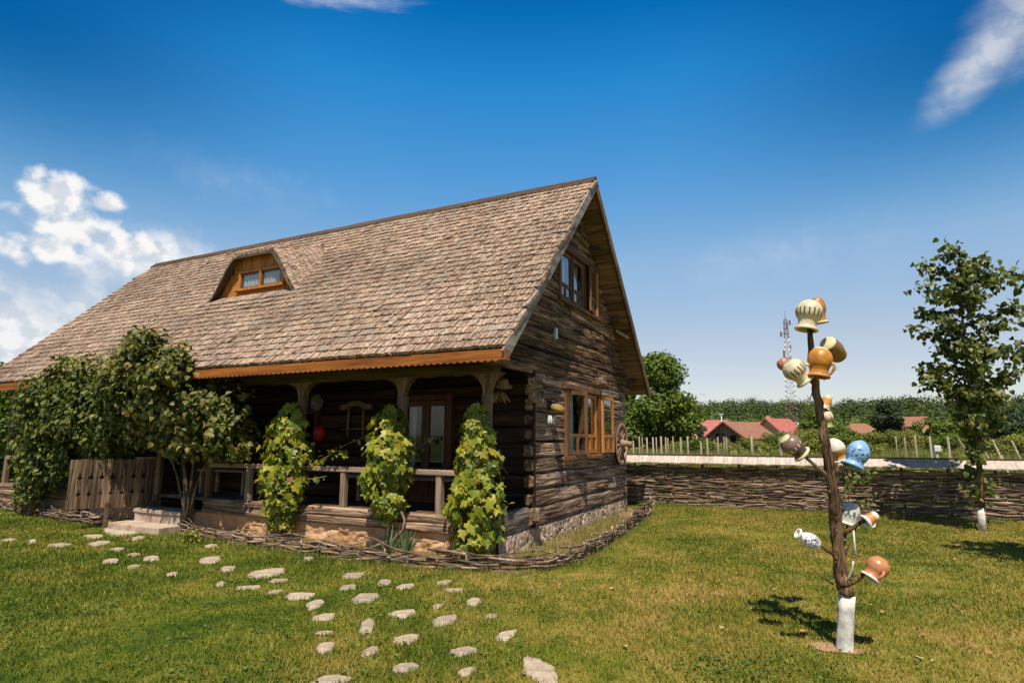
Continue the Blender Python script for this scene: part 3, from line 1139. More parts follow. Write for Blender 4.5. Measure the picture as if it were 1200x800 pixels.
# thick shell under the hood
mb = MB()
nx, ny = 60, 8
vs, fs = [], []
xs = [DXC - 1.42 + 2.84 * i / nx for i in range(nx + 1)]
for lay in (0.0, .11):
    for j in range(ny + 1):
        y = DY - .035 + 1.5 * j / ny
        for x in xs:
            vs.append((x, y, zhood(x, max(y, DY)) - .006 - lay * min(1, max(0.12, prof(x, 0) * 3)) * .35))
N1 = (nx + 1) * (ny + 1)
for j in range(ny):
    for i in range(nx):
        a = j * (nx + 1) + i
        fs.append((a, a + 1, a + nx + 2, a + nx + 1))
        fs.append((N1 + a, N1 + a + nx + 1, N1 + a + nx + 2, N1 + a + 1))
for i in range(nx):
    fs.append((i, N1 + i, N1 + i + 1, i + 1))
mb.add(vs, fs, .4)
mb.build('dormer_hood', MAT['beam_dark'], cot)
# ridge cap
mb = MB()
x = XL - .03
while x < XR + .02:
    L = min(random.uniform(.7, 1.3), XR + .03 - x)
    h = random.uniform(0, .008)
    mb.prism([(YR - .16, ZR - .085), (YR, ZR + .055 + h), (YR + .16, ZR - .085), (YR + .16, ZR - .06), (YR, ZR + .085 + h), (YR - .16, ZR - .06)], lambda a, b, t: (t, a, b), x, x + L - .005)
    x += max(L, .05)
mb.build('ridge_cap', MAT['ridge'], cot)


# ---- windows
def pane_quad(mb, P0, ux, uz, x0, x1, z0, z1):
    a = P0 + ux * x0 + uz * z0
    b = P0 + ux * x1 + uz * z0
    c_ = P0 + ux * x1 + uz * z1
    d = P0 + ux * x0 + uz * z1
    n_ = ux.cross(uz).normalized() * .004
    mb.add([a, b, c_, d, a - n_, b - n_, c_ - n_, d - n_], [(0, 1, 2, 3), (7, 6, 5, 4), (0, 4, 5, 1), (1, 5, 6, 2), (2, 6, 7, 3), (3, 7, 4, 0)])


def sash(parent, P0, ux, w, h, mat, st=.075, tr=.27, mullion=True, th=.045):
    """a casement: P0 lower hinge corner, ux along its width; stiles, rails, a low transom and a short muntin; glass child"""
    P0, ux = Vector(P0), Vector(ux).normalized()
    uz = Vector((0, 0, 1))
    nn = ux.cross(uz)
    mb = MB()

    def bar(x0, x1, z0, z1, t=th, o=0.0):
        a = P0 + ux * ((x0 + x1) / 2) + uz * z0 + nn * o
        b = P0 + ux * ((x0 + x1) / 2) + uz * z1 + nn * o
        mb.beam(a, b, x1 - x0, t, ux, bev=.006)
    bar(0, st, 0, h)
    bar(w - st, w, 0, h)
    bar(st, w - st, 0, st, th - .006)
    bar(st, w - st, h - st, h, th - .006)
    bar(st, w - st, h * tr, h * tr + st * .8, th - .006)
    if mullion:
        bar(w / 2 - st * .42, w / 2 + st * .42, st, h * tr, th - .012)
    s = mb.build('sash', mat, parent)
    g = MB()
    pane_quad(g, P0, ux, uz, st * .6, w - st * .6, st * .5, h - st * .5)
    g.build('pane', MAT['glass'], s)
    return s


# lower gable window
y0, y1, z0, z1 = WIN_L
mb = MB()
e = .10
for a, b in ((y0 - e, y0), (y1, y1 + e)):
    mb.beam((.035, (a + b) / 2, z0 - .02), (.035, (a + b) / 2, z1 + .02), .10, e, (1, 0, 0), bev=.01)
mb.beam((.04, y0 - e - .03, z1 + .055), (.04, y1 + e + .03, z1 + .055), .12, .10, (1, 0, 0), bev=.01)
mb.beam((.05, y0 - e - .03, z0 - .05), (.05, y1 + e + .03, z0 - .05), .14, .07, (1, 0, 0), bev=.01)
# reveal
mb.box((-.30, y0 - .03, z0), (-.02, y0, z1), .4)
mb.box((-.30, y1, z0), (-.02, y1 + .03, z1), .4)
mb.box((-.30, y0, z0 - .03), (-.02, y1, z0), .4)
mb.box((-.30, y0, z1), (-.02, y1, z1 + .03), .4)
wl = mb.build('window', MAT['brown_v'], cot)
sash(wl, (.03, y0 + .01, z0 + .01), (.34, .94, 0), .58, z1 - z0 - .02, MAT['brown_v'])
sash(wl, (.01, 3.42, z0 + .01), (.0, 1, 0), .77, z1 - z0 - .02, MAT['orange_v'])
sash(wl, (.115, y1 + .06, z0 + .01), (.05, 1, 0), .66, z1 - z0 - .02, MAT['orange_v'])
mb = MB()
mb.beam((-.0, 3.37, z0), (-.0, 3.37, z1), .08, .09, (0, 1, 0))
mb.build('mullion', MAT['brown_v'], wl)
for (a, b) in [(2.60, 2.84), (3.05, 3.30), (3.9, 4.12)]:
    mb = MB()
    n = 14
    vs = []
    for i in range(n + 1):
        vs += [(-.16 + .025 * math.sin(i * 2.1), a + (b - a) * i / n, z0 + .05), (-.16 + .025 * math.sin(i * 2.1), a + (b - a) * i / n, z1 - .03)]
    mb.add(vs, [(2 * i, 2 * i + 2, 2 * i + 3, 2 * i + 1) for i in range(n)])
    mb.build('curtain', MAT['curtain'], wl)

# upper gable window: three sashes
y0, y1, z0, z1 = WIN_U
mb = MB()
e = .09
for a in (y0 - e / 2, y1 + e / 2):
    mb.beam((.03, a, z0 - .02), (.03, a, z1 + .02), .10, e, (1, 0, 0), bev=.01)
mb.beam((.035, y0 - e - .03, z1 + .045), (.035, y1 + e + .03, z1 + .045), .12, .09, (1, 0, 0), bev=.01)
mb.beam((.045, y0 - e - .05, z0 - .05), (.045, y1 + e + .05, z0 - .05), .13, .07, (1, 0, 0), bev=.01)
mb.box((-.34, y0 - .03, z0), (-.02, y0, z1), .4)
mb.box((-.34, y1, z0), (-.02, y1 + .03, z1), .4)
mb.box((-.34, y0, z0 - .03), (-.02, y1, z0), .4)
mb.box((-.34, y0, z1), (-.02, y1, z1 + .03), .4)
wu = mb.build('window', MAT['brown_v'], cot)
w3 = (y1 - y0) / 3
for k in range(2):
    sash(wu, (.0, y0 + k * w3 + .01, z0 + .01), (0, 1, 0), w3 - .02, z1 - z0 - .02, MAT['brown_v'])
sash(wu, (.03, y1 - .02, z0 + .01), (.16, -1, 0), w3 - .04, z1 - z0 - .02, MAT['brown_v'])
for k in (1, 2):
    mb = MB()
    mb.beam((.01, y0 + k * w3, z0), (.01, y0 + k * w3, z1), .06, .07, (0, 1, 0))
    mb.build('mullion', MAT['brown_v'], wu)
mb = MB()
mb.beam((.055, y1 - .035, z0 + .01), (.055, y1 - .035, z1 - .01), .06, .06, (0, 1, 0), rnd=.9)
mb.build('sash_edge', MAT['orange_v'], wu)
for (a, b, dg) in [(y0 + .05, y0 + w3 - .05, 0), (y0 + w3 + .05, y0 + 2 * w3 - .05, 0)]:
    mb = MB()
    n = 16
    vs = []
    for i in range(n + 1):
        yy = a + (b - a) * i / n
        vs += [(-.12 + .03 * math.sin(i * 1.9), yy, z0 + .03), (-.12 + .03 * math.sin(i * 1.9), yy, z1 - .03)]
    mb.add(vs, [(2 * i, 2 * i + 2, 2 * i + 3, 2 * i + 1) for i in range(n)])
    mb.build('curtain', MAT['curtain'], wu)
a, b = y0 + 2 * w3 + .05, y1 - .1
mb = MB()
vs = []
for i in range(13):
    t = i / 12
    x_ = -.12 + .02 * math.sin(i * 2.0)
    vs += [(x_, a + (b - a) * t, z0 + .03), (x_, a + (b - a) * t * .95 * (1 - .0), z0 + .06 + (z1 - z0 - .35) * (1 - t) ** 1.2 + .02)]
mb.add(vs, [(2 * i, 2 * i + 2, 2 * i + 3, 2 * i + 1) for i in range(12)])
mb.build('curtain', MAT['curtain'], wu)

# ---- dormer face
mb = MB()
FY = 1.15
xa, xb = DXC - .66, DXC + .66
zb_ = 4.66
# horizontal boards under and beside, upright boards above
wx0, wx1, wz0, wz1 = -6.98, -5.72, 4.81, 5.14


def half(z):
    # half width of the opening at height z
    q = (z - ZB) / .97
    return 1.30 - q * .66


z = zb_
while z < 5.14:
    zt = min(z + .13, 5.16)
    for s in (-1, 1):
        hw0, hw1 = half(z) - .02, half(zt) - .02
        xin = (wx1 + .03 if s > 0 else wx0 - .03)
        pl = [(xin, z + .003), (DXC + s * hw0, z + .003), (DXC + s * hw1, zt - .003), (xin, zt - .003)]
        if s < 0:
            pl = pl[::-1]
        mb.prism(pl, lambda a, b, t: (a, t, b), FY, FY + .03)
    z = zt
x = DXC - .76
while x < DXC + .56:
    w = random.uniform(.09, .14)
    mb.prism([(x + .002, 5.163), (x + w - .002, 5.163), (x + w - .002, 5.50), (x + .002, 5.50)], lambda a, b, t: (a, t, b), FY - random.uniform(0, .008), FY + .03)
    x += w
mb.box((DXC - 1.3, FY + .01, 4.62), (DXC + 1.3, FY + .04, 4.76), .5)
dm = mb.build('dormer_face', MAT['orange_v'], cot)
mb = MB()
e = .06
for xx in (wx0, (wx0 + wx1) / 2, wx1):
    mb.beam((xx, FY - .02, wz0 - .02), (xx, FY - .02, wz1 + .02), e, .07, (1, 0, 0), bev=.008)
mb.beam((wx0 - .06, FY - .025, wz1 + .03), (wx1 + .06, FY - .025, wz1 + .03), .08, .05, (0, 1, 0), bev=.008)
mb.beam((wx0 - .10, FY - .035, wz0 - .04), (wx1 + .10, FY - .035, wz0 - .04), .11, .05, (0, 1, 0), bev=.008)
mb.box((wx1 + .03, FY - .05, wz0), (wx1 + .08, FY - .02, wz1 + .1), .8)
dw = mb.build('window', MAT['orange_v'], cot)
g = MB()
for a, b in ((wx0 + .03, (wx0 + wx1) / 2 - .03), ((wx0 + wx1) / 2 + .03, wx1 - .03)):
    s = sash_m = MB()
    sash_m.beam((a + .015, FY - .012, wz0), (a + .015, FY - .012, wz1), .03, .03, (1, 0, 0), m=0)
    sash_m.beam((b - .015, FY - .012, wz0), (b - .015, FY - .012, wz1), .03, .03, (1, 0, 0), m=0)
    for zz in (wz0 + .014, wz1 - .014):
        sash_m.beam((a + .02, FY - .012, zz), (b - .02, FY - .012, zz), .026, .028, (0, 1, 0), m=0)
    sash_m.build('sash', MAT['brown_v'], dw)
    g.box((a, FY - .006, wz0), (b, FY - .002, wz1), .5)
g.build('pane', MAT['glass'], dw)
g = MB()
n = 40
vs = []
for i in range(n + 1):
    xx = wx0 + .02 + (wx1 - wx0 - .04) * i / n
    vs += [(xx, FY + .022 + .012 * math.sin(i * 1.7), wz0 + .004), (xx, FY + .022 + .012 * math.sin(i * 1.7), wz1)]
g.add(vs, [(2 * i, 2 * i + 2, 2 * i + 3, 2 * i + 1) for i in range(n)])
g.build('curtain', MAT['curtain'], dw)

# ---- doors on the porch


def porch_door(x0, x1, zt=2.38):
    mb = MB()
    yy = YW - .06
    for xx in (x0 + .05, x1 - .05):
        mb.beam((xx, yy, ZFL), (xx, yy, zt), .10, .13, (1, 0, 0), bev=.01)
    mb.beam((x0 + .102, yy, zt - .05), (x1 - .102, yy, zt - .05), .12, .10, (0, 1, 0), bev=.01)
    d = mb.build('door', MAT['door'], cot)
    xm = (x0 + x1) / 2
    for a, b in ((x0 + .105, xm - .003), (xm + .003, x1 - .105)):
        l = MB()
        st = .075
        l.beam((a + st / 2, yy + .02, ZFL + .02), (a + st / 2, yy + .02, zt - .105), st, .045, (1, 0, 0))
        l.beam((b - st / 2, yy + .02, ZFL + .02), (b - st / 2, yy + .02, zt - .105), st, .045, (1, 0, 0))
        for zz, hh in ((ZFL + .07, .1), (1.12, .11), (zt - .15, .09)):
            l.beam((a + st, yy + .02, zz), (b - st, yy + .02, zz), .042, hh, (0, 1, 0))
        l.box((a + st, yy + .01, ZFL + .12), (b - st, yy + .03, 1.065), .3)
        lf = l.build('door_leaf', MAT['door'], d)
        g = MB()
        g.box((a + st - .01, yy + .018, 1.17), (b - st + .01, yy + .022, zt - .19), .5)
        g.build('pane', MAT['glass'], d)
    for a, b in ((x0 + .13, x0 + .25), (x1 - .3, x1 - .22)):
        g = MB()
        vs = []
        for i in range(9):
            t = i / 8
            vs += [(a + (b - a) * t, YW + .1 + .015 * math.sin(i * 2), 1.1), (a + (b - a) * t, YW + .1 + .015 * math.sin(i * 2), zt - .2)]
        g.add(vs, [(2 * i, 2 * i + 2, 2 * i + 3, 2 * i + 1) for i in range(8)])
        g.build('curtain', MAT['curtain'], d)


porch_door(DOORX[0] - .08, DOORX[1] + .08)
porch_door(DOOR2X[0] - .08, DOOR2X[1] + .08)
mb = MB()
a, b, z0, z1 = WFX[0], WFX[1], 1.33, 2.08
for xx in (a - .04, (a + b) / 2, b + .04):
    mb.beam((xx, YW - .05, z0 - .06), (xx, YW - .05, z1 + .06), .09, .1, (1, 0, 0))
mb.beam((a, YW - .055, z0 - .05), (b, YW - .055, z0 - .05), .1, .08, (0, 1, 0))
mb.beam((a, YW - .055, z1 + .05), (b, YW - .055, z1 + .05), .1, .08, (0, 1, 0))
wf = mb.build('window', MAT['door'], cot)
g = MB()
g.box((a, YW - .03, z0 - .02), (b, YW - .026, z1 + .02), .5)
g.build('pane', MAT['glass'], wf)

# ---- floodlight under the back soffit, small white box
mb = MB()
mb.box((.012, 1.94, 3.36), (.075, 2.03, 3.54), .5)
mb.tube([(.045, 1.985, 3.36), (.045, 1.985, 3.33)], .012, 8)
o = mb.build('wall_sensor', MAT['white'], None, (.02, 1.985, 3.45))
tag(o, 'small white sensor box fixed to the gable boards below the upper window', 'sensor')
fl = empty('floodlight', (.22, 5.55, 4.02), 'pale floodlight bracketed under the far gable soffit', 'light')
mb = MB()
mb.beam((.10, 5.45, 4.07), (.34, 5.6, 3.90), .10, .05, (0, 1, .4), bev=.01)
mb.build('lamp_head', MAT['plinth_grey'], fl)
mb = MB()
mb.tube([(.02, 5.45, 4.12), (.10, 5.46, 4.10), (.16, 5.5, 4.04)], .014, 8)
mb.build('bracket', MAT['iron'], fl)

# ================================================================== THINGS ON THE PORCH AND WALLS
def frame_z(axis, up=(0, 0, 1)):
    """rotation whose local z is axis"""
    return Vector(axis).to_track_quat('Z', 'Y').to_matrix().to_4x4()


# wagon wheel on the gable
wh = empty('wagon_wheel', (.13, 5.50, 1.55), 'old wooden spoked wagon wheel hung on the gable wall beside the open window', 'wheel')
mx = Matrix.Translation((.13, 5.50, 1.55)) @ frame_z((1, 0, -.03))
mb = MB()
Rw = .455
prof_r = [(Rw, -.03), (Rw, .03), (Rw - .012, .036), (Rw - .065, .036), (Rw - .075, .028), (Rw - .075, -.028), (Rw - .065, -.036), (Rw, -.03)]
mb.lathe(prof_r, 40, mx, smooth=False)
mb.build('rim', MAT['wheel'], wh)
mb = MB()
mb.lathe([(Rw + .012, -.03), (Rw + .012, .03), (Rw + .001, .03), (Rw + .001, -.03), (Rw + .012, -.03)], 40, mx, smooth=False)
mb.build('iron_tyre', MAT['iron'], wh)
mb = MB()
mb.lathe([(.0, -.09), (.07, -.09), (.085, -.03), (.09, .02), (.085, .06), (.062, .10), (.055, .24), (.05, .25), (.04, .25), (.035, .2), (0, .2)], 20, mx)
mb.build('hub', MAT['wheel'], wh)
for k in range(12):
    an = 2 * math.pi * (k + .3) / 12
    mb = MB()
    d = Vector((math.cos(an), math.sin(an), 0))
    mb.tube([mx @ (d * .07), mx @ (d * .2 + Vector((0, 0, .006))), mx @ (d * (Rw - .07))], [.026, .019, .021], 7)
    mb.build('spoke', MAT['wheel'], wh)

# lamp and white insulators by the corner
lp = empty('wall_lamp', (.05, 1.77, 2.15), 'round straw yellow wall lamp with dark bracket on the gable logs', 'lamp')
mb = MB()
mx = Matrix.Translation((.17, 1.77, 2.14)) @ frame_z((.35, 0, .94))
mb.lathe([(.0, .075), (.05, .072), (.105, .05), (.13, .0), (.125, -.03), (.10, -.05), (.09, -.05), (.11, -.02), (.09, .03), (0, .06)], 22, mx)
mb.build('lamp_shade', MAT['straw'], lp)
mb = MB()
mb.tube([(.03, 1.70, 2.24), (.09, 1.72, 2.26), (.16, 1.77, 2.22)], [.03, .022, .02], 8)
mb.beam((.03, 1.66, 2.10), (.03, 1.66, 2.28), .10, .05, (0, 1, 0), bev=.015)
mb.build('bracket', MAT['iron'], lp)
for k, nm in enumerate(['first', 'middle', 'last']):
    mb = MB()
    mx = Matrix.Translation((.06, 1.63 + .105 * k, 1.955))
    mb.lathe([(0, -.075), (.015, -.072), (.027, -.045), (.03, 0), (.027, .045), (.015, .072), (0, .075)], 14, mx)
    mb.beam((.0, 1.63 + .105 * k, 1.955), (.04, 1.63 + .105 * k, 1.955), .02, .02, (0, 1, 0))
    o = mb.build('porcelain_insulator', MAT['white'], None, (.05, 1.63 + .105 * k, 1.955))
    tag(o, ['white oval insulator under the lamp, the one nearest the log corner', 'white oval insulator under the lamp, middle one of three',
            'white oval insulator under the lamp, the one nearest the window'][k], 'insulator', 'white insulators under the wall lamp')

# straw hat and corn hanging in the porch corner
hat = empty('straw_hat', (-.33, .75, 2.46), 'yellow straw hat hanging high under the porch roof by the corner post', 'hat')
mb = MB()
mx = Matrix.Translation((-.33, .75, 2.47)) @ frame_z((.25, -.3, .9))
mb.lathe([(.0, .10), (.06, .095), (.085, .06), (.09, .005), (.15, -.01), (.155, -.018), (.09, -.006), (.07, .05), (0, .085)], 22, mx)
mb.build('crown_and_brim', MAT['straw'], hat)
mb = MB()
mb.tube([(-.33, .75, 2.55), (-.33, .75, 2.70)], .006, 5)
mb.build('cord', MAT['straw'], hat)
cn = empty('corn_bunch', (-.38, .72, 2.28), 'bunch of dried corn cobs hanging below the straw hat', 'corn')
mb = MB()
for k in range(9):
    an = k * 2.4
    r = .05 + .02 * (k % 3)
    a = Vector((-.38 + .03 * math.cos(an), .72 + .03 * math.sin(an), 2.37))
    b = a + Vector((r * 1.6 * math.cos(an), r * 1.6 * math.sin(an), -.17 - .02 * (k % 2)))
    mb.tube([a, a.lerp(b, .3), a.lerp(b, .7), b], [.012, .03, .027, .008], 8)
mb.build('cobs', MAT['corn'], cn)
mb = MB()
mb.tube([(-.38, .72, 2.36), (-.37, .74, 2.72)], .006, 5)
mb.build('cord', MAT['straw'], cn)

# ox yoke, plate and red lantern on the dark wall
yk = empty('ox_yoke', (-3.42, .98, 1.95), 'carved wooden ox yoke hung on the dark porch wall', 'yoke')
mb = MB()
pl = [(-.36, .23), (-.20, .235), (-.10, .285), (.0, .30), (.10, .285), (.20, .235), (.36, .23), (.36, .315), (.22, .33), (.10, .375), (0, .39), (-.10, .375), (-.22, .33), (-.36, .315)]
mb.prism(pl, lambda a, b, t: (-3.42 + a, t, 1.92 + b), .93, .99, .6)
mb.build('yoke_beam', MAT['yoke'], yk)
for s in (-1, 1):
    mb = MB()
    mb.tube([(-3.42 + s * .17, .96, 2.22), (-3.42 + s * .175, .95, 1.9), (-3.42 + s * .18, .96, 1.66)], [.024, .026, .02], 8)
    mb.build('upright', MAT['yoke'], yk)
mb = MB()
mb.tube([(-3.72, .95, 1.80), (-3.12, .95, 1.81)], .016, 8)
mb.build('crossbar', MAT['yoke'], yk)
pt = empty('wall_plate', (-4.43, 1.0, 2.30), 'round painted ceramic plate on the porch wall above the red lantern', 'plate')
mb = MB()
mx = Matrix.Translation((-4.43, 1.02, 2.30)) @ frame_z((0, -1, 0))
mb.lathe([(0, .0), (.09, .002), (.11, .02), (.165, .03), (.165, .022), (.11, .008), (0, -.012)], 26, mx)
mb.build('dish', MAT['plate'], pt)
rl = empty('red_lantern', (-3.95, .62, 1.72), 'small red round lantern hanging on a cord in the porch', 'lantern')
mb = MB()
mx = Matrix.Translation((-3.95, .62, 1.72))
mb.lathe([(0, -.13), (.05, -.125), (.095, -.07), (.11, 0), (.095, .07), (.05, .125), (0, .13)], 18, mx)
mb.build('shade', MAT['red'], rl)
mb = MB()
mb.tube([(-3.95, .62, 1.85), (-3.95, .62, 2.70)], .005, 5)
mb.build('cord', MAT['iron'], rl)


def bench(x0, x1, label, y=.68):
    b = empty('wooden_bench', ((x0 + x1) / 2, y, ZFL), label, 'bench', 'benches on the porch')
    mb = MB()
    for k in range(3):
        mb.beam((x0, y - .14 + .14 * k, ZFL + .44), (x1, y - .14 + .14 * k, ZFL + .44), .13, .04, (0, 1, 0), bev=.006)
    mb.build('seat', MAT['rail'], b)
    for xx in (x0 + .08, x1 - .08):
        for yy in (y - .15, y + .21):
            mb = MB()
            mb.beam((xx, yy, ZFL), (xx, yy, ZFL + .42), .06, .06, (1, 0, 0))
            mb.build('leg', MAT['rail'], b)


bench(-3.3, -.75, 'long wooden bench behind the porch rail near the glazed door')
bench(-6.95, -5.6, 'short wooden bench seen through the porch entrance behind the tall shrub')

# ---- the plank gate standing open at the porch entrance
GA, GB = Vector((-7.45, -.07, 0)), Vector((-7.98, -1.28, 0))
gdir = (GB - GA).normalized()
gn = gdir.cross(Vector((0, 0, 1)))
gate = empty('plank_gate', GA, 'weathered plank gate with carved keyhole cutouts standing open before the porch', 'gate')
GL, GH, GZ = (GB - GA).length, .87, .36
npl = 8
pw = GL / npl
for k in range(npl):
    a, b = k * pw + .003, (k + 1) * pw - .003
    right, left = [], []
    zt = GZ + GH + random.uniform(-.012, .012)
    zb0 = GZ + random.uniform(-.01, .012)

    def notch(zc, r, n=7):
        out = [(0, zc - r * 1.0)]
        for i in range(n):
            t = -math.pi / 2 + math.pi * i / (n - 1)
            out.append((r * math.cos(t), zc + r * math.sin(t)))
        out += [(r * .35, zc + r * 1.3), (r * .15, zc + r * 2.2), (0, zc + r * 2.6)]
        return out
    eb, ea = [], []
    if k < npl - 1:
        for zc in (GZ + .26, GZ + .55):
            eb += [(b - d, z) for d, z in notch(zc, .035)]
    if k > 0:
        for zc in (GZ + .26, GZ + .55):
            ea += [(a + d, z) for d, z in notch(zc, .035)]
    pl = [(a, zb0), (b, zb0)] + eb + [(b, zt), (a, zt)] + list(reversed(ea))
    dd = random.uniform(0, .008)
    mb = MB()
    mb.prism(pl, lambda p, q, t: GA + gdir * p + gn * t + Vector((0, 0, q)), .0 + dd, .028 + dd, [.2, .85, .55, .15, .9, .4, .25, .6][k])
    mb.build('plank', MAT['gate'], gate)
mb = MB()
for zz in (GZ + .12, GZ + .72):
    mb.beam(GA + gn * .056 + Vector((0, 0, zz)), GB + gn * .056 + Vector((0, 0, zz)), .04, .07, gn)
mb.build('ledge', MAT['beam_dark'], gate)
mb = MB()
mb.beam(GA + gn * .02 + Vector((0, 0, GZ + GH + .015)), GA + gdir * GL * .25 + gn * .02 + Vector((0, 0, GZ + GH + .02)), .05, .03, gn)
mb.build('top_strip', MAT['rail'], gate)
mb = MB()
mb.beam(GA - gdir * .045 + Vector((0, 0, 0)), GA - gdir * .045 + Vector((0, 0, GZ + GH + .02)), .08, .08, gn, bev=.01, seg=4, wob=.1)
mb.beam(GA + gdir * .7 + gn * -.03 + Vector((0, 0, 0.0)), GA + gdir * .7 + gn * -.03 + Vector((0, 0, GZ + .1)), .10, .07, gn, bev=.01, seg=4, wob=.1)
mb.build('gate_post', MAT['beam_dark'], gate)


# ---- stone steps and stepping stones
def slab(mb, poly, z0, z1, jit=.01, bev=.015, rnd=None):
    n = len(poly)
    cx = sum(p[0] for p in poly) / n
    cy = sum(p[1] for p in poly) / n
    vs = [(x, y, z0) for x, y in poly] + [(x, y, z1 - bev) for x, y in poly]
    vs += [(cx + (x - cx) * (1 - bev * 1.2 / max(.05, math.hypot(x - cx, y - cy))), cy + (y - cy) * (1 - bev * 1.2 / max(.05, math.hypot(x - cx, y - cy))), z1 + random.uniform(-jit, jit) * .3) for x, y in poly]
    fs = []
    for k in range(2):
        for i in range(n):
            j = (i + 1) % n
            fs.append((k * n + i, k * n + j, (k + 1) * n + j, (k + 1) * n + i))
    fs.append(tuple(range(2 * n, 3 * n)))
    mb.add(vs, fs, rnd)


def rough_rect(x0, y0, x1, y1, j, step=.18):
    out = []
    for (a, b) in (((x0, y0), (x1, y0)), ((x1, y0), (x1, y1)), ((x1, y1), (x0, y1)), ((x0, y1), (x0, y0))):
        L = math.hypot(b[0] - a[0], b[1] - a[1])
        n = max(1, int(L / step))
        for i in range(n):
            t = i / n
            out.append((a[0] + (b[0] - a[0]) * t + random.uniform(-j, j), a[1] + (b[1] - a[1]) * t + random.uniform(-j, j)))
    return out


st = empty('stone_steps', (-6.85, -.4, 0), 'two rough stone steps leading up to the porch entrance', 'steps')
mb = MB()
slab(mb, rough_rect(-7.62, -.76, -6.15, -.38, .025), -.05, .115, rnd=.7)
slab(mb, rough_rect(-7.5, -.37, -6.2, -.25, .01), -.05, .112, rnd=.6)
mb.build('lower_step', MAT['step'], st)
mb = MB()
xx = -7.48
while xx < -6.2:
    w = min(random.uniform(.3, .5), -6.18 - xx)
    slab(mb, rough_rect(xx + .006, -.345, xx + w - .006, -.07, .012), .0, .27)
    xx += max(w, .05)
slab(mb, rough_rect(-7.5, -.37, -6.16, -.075, .012), .272, .335, rnd=.8)
mb.build('upper_step', MAT['step'], st)

STONES = [  # photo pixels: centre x, y, width, height
    (10, 633, 20, 3), (38, 635, 12, 5), (70, 639, 28, 4), (109, 629, 30, 4), (115, 637, 28, 5), (143, 623, 52, 11), (162, 631, 18, 4),
    (137, 644, 20, 4), (131, 658, 22, 5), (157, 650, 18, 3), (157, 664, 16, 4), (177, 655, 22, 6), (202, 673, 16, 4), (245, 657, 26, 8),
    (247, 640, 18, 4), (267, 667, 20, 6), (313, 672, 48, 11), (258, 685, 14, 5), (293, 689, 32, 5), (327, 681, 24, 4), (323, 694, 20, 4),
    (353, 699, 38, 9), (369, 709, 22, 11), (380, 724, 26, 9), (380, 742, 22, 4), (381, 760, 22, 13), (388, 798, 52, 12), (415, 675, 30, 7),
    (407, 689, 20, 6), (451, 683, 20, 7), (428, 702, 34, 12), (475, 688, 24, 6), (472, 720, 34, 9), (430, 735, 19, 18), (475, 750, 34, 10),
    (521, 728, 30, 12), (520, 683, 20, 5), (532, 692, 28, 4), (555, 706, 18, 10), (513, 711, 14, 5), (575, 722, 16, 4), (593, 746, 26, 12),
    (542, 764, 38, 12), (434, 764, 24, 10), (476, 783, 34, 11), (548, 788, 24, 10), (634, 788, 46, 27), (361, 655, 14, 4)]
SPECIAL = {5: 'large pale flagstone at the foot of the stone steps', 16: 'long slanting stepping stone halfway along the garden path',
           46: 'large pointed stepping stone nearest the camera on the lawn', 26: 'big stepping stone cut off by the bottom of the picture',
           33: 'upright oblong stepping stone in the middle of the path'}
stone_polys = []
for k, (u, v, w, h) in enumerate(STONES):
    n = random.randint(6, 8)
    pts = []
    a0 = random.random() * 6
    slant = -random.uniform(.25, .55) * h / w if k != 16 else -.18
    for i in range(n):
        an = a0 + 2 * math.pi * (i + random.uniform(-.25, .25)) / n
        rr = random.uniform(.85, 1.15)
        ca, sa = math.cos(an), math.sin(an)
        sq = 1 / max(abs(ca), abs(sa)) ** .5
        uu = u + ca * sq * rr * w * .5
        vv = v + sa * sq * rr * (h * .5 + .25) + slant * (uu - u)
        if k == 46:
            vv = v + sa * sq * rr * h * .5 + .45 * (uu - u)
        p = ground(uu, vv)
        pts.append((p[0], p[1]))
    # photo order is clockwise from above: make counter-clockwise
    area = sum(pts[i][0] * pts[(i + 1) % n][1] - pts[(i + 1) % n][0] * pts[i][1] for i in range(n))
    if area < 0:
        pts.reverse()
    stone_polys.append(pts)
    mb = MB()
    slab(mb, pts, -.05, .012, .004, .003)
    c = (sum(p[0] for p in pts) / n, sum(p[1] for p in pts) / n, 0)
    o = mb.build('stepping_stone', MAT['flag'], None, c)
    tag(o, SPECIAL.get(k, 'small flat irregular pale stone sunk in the lawn as a stepping stone'), 'stepping stone', 'stepping stones in the lawn')


# ---- wattle
def resample(path, step):
    P = [Vector((p[0], p[1], 0)) for p in path]
    out = []
    for a, b in zip(P[:-1], P[1:]):
        n = max(1, int((b - a).length / step))
        for i in range(n):
            out.append(a.lerp(b, i / n))
    out.append(P[-1])
    # smooth twice
    for _ in range(3):
        out = [out[0]] + [(out[i - 1] + out[i] * 2 + out[i + 1]) / 4 for i in range(1, len(out) - 1)] + [out[-1]]
    return out


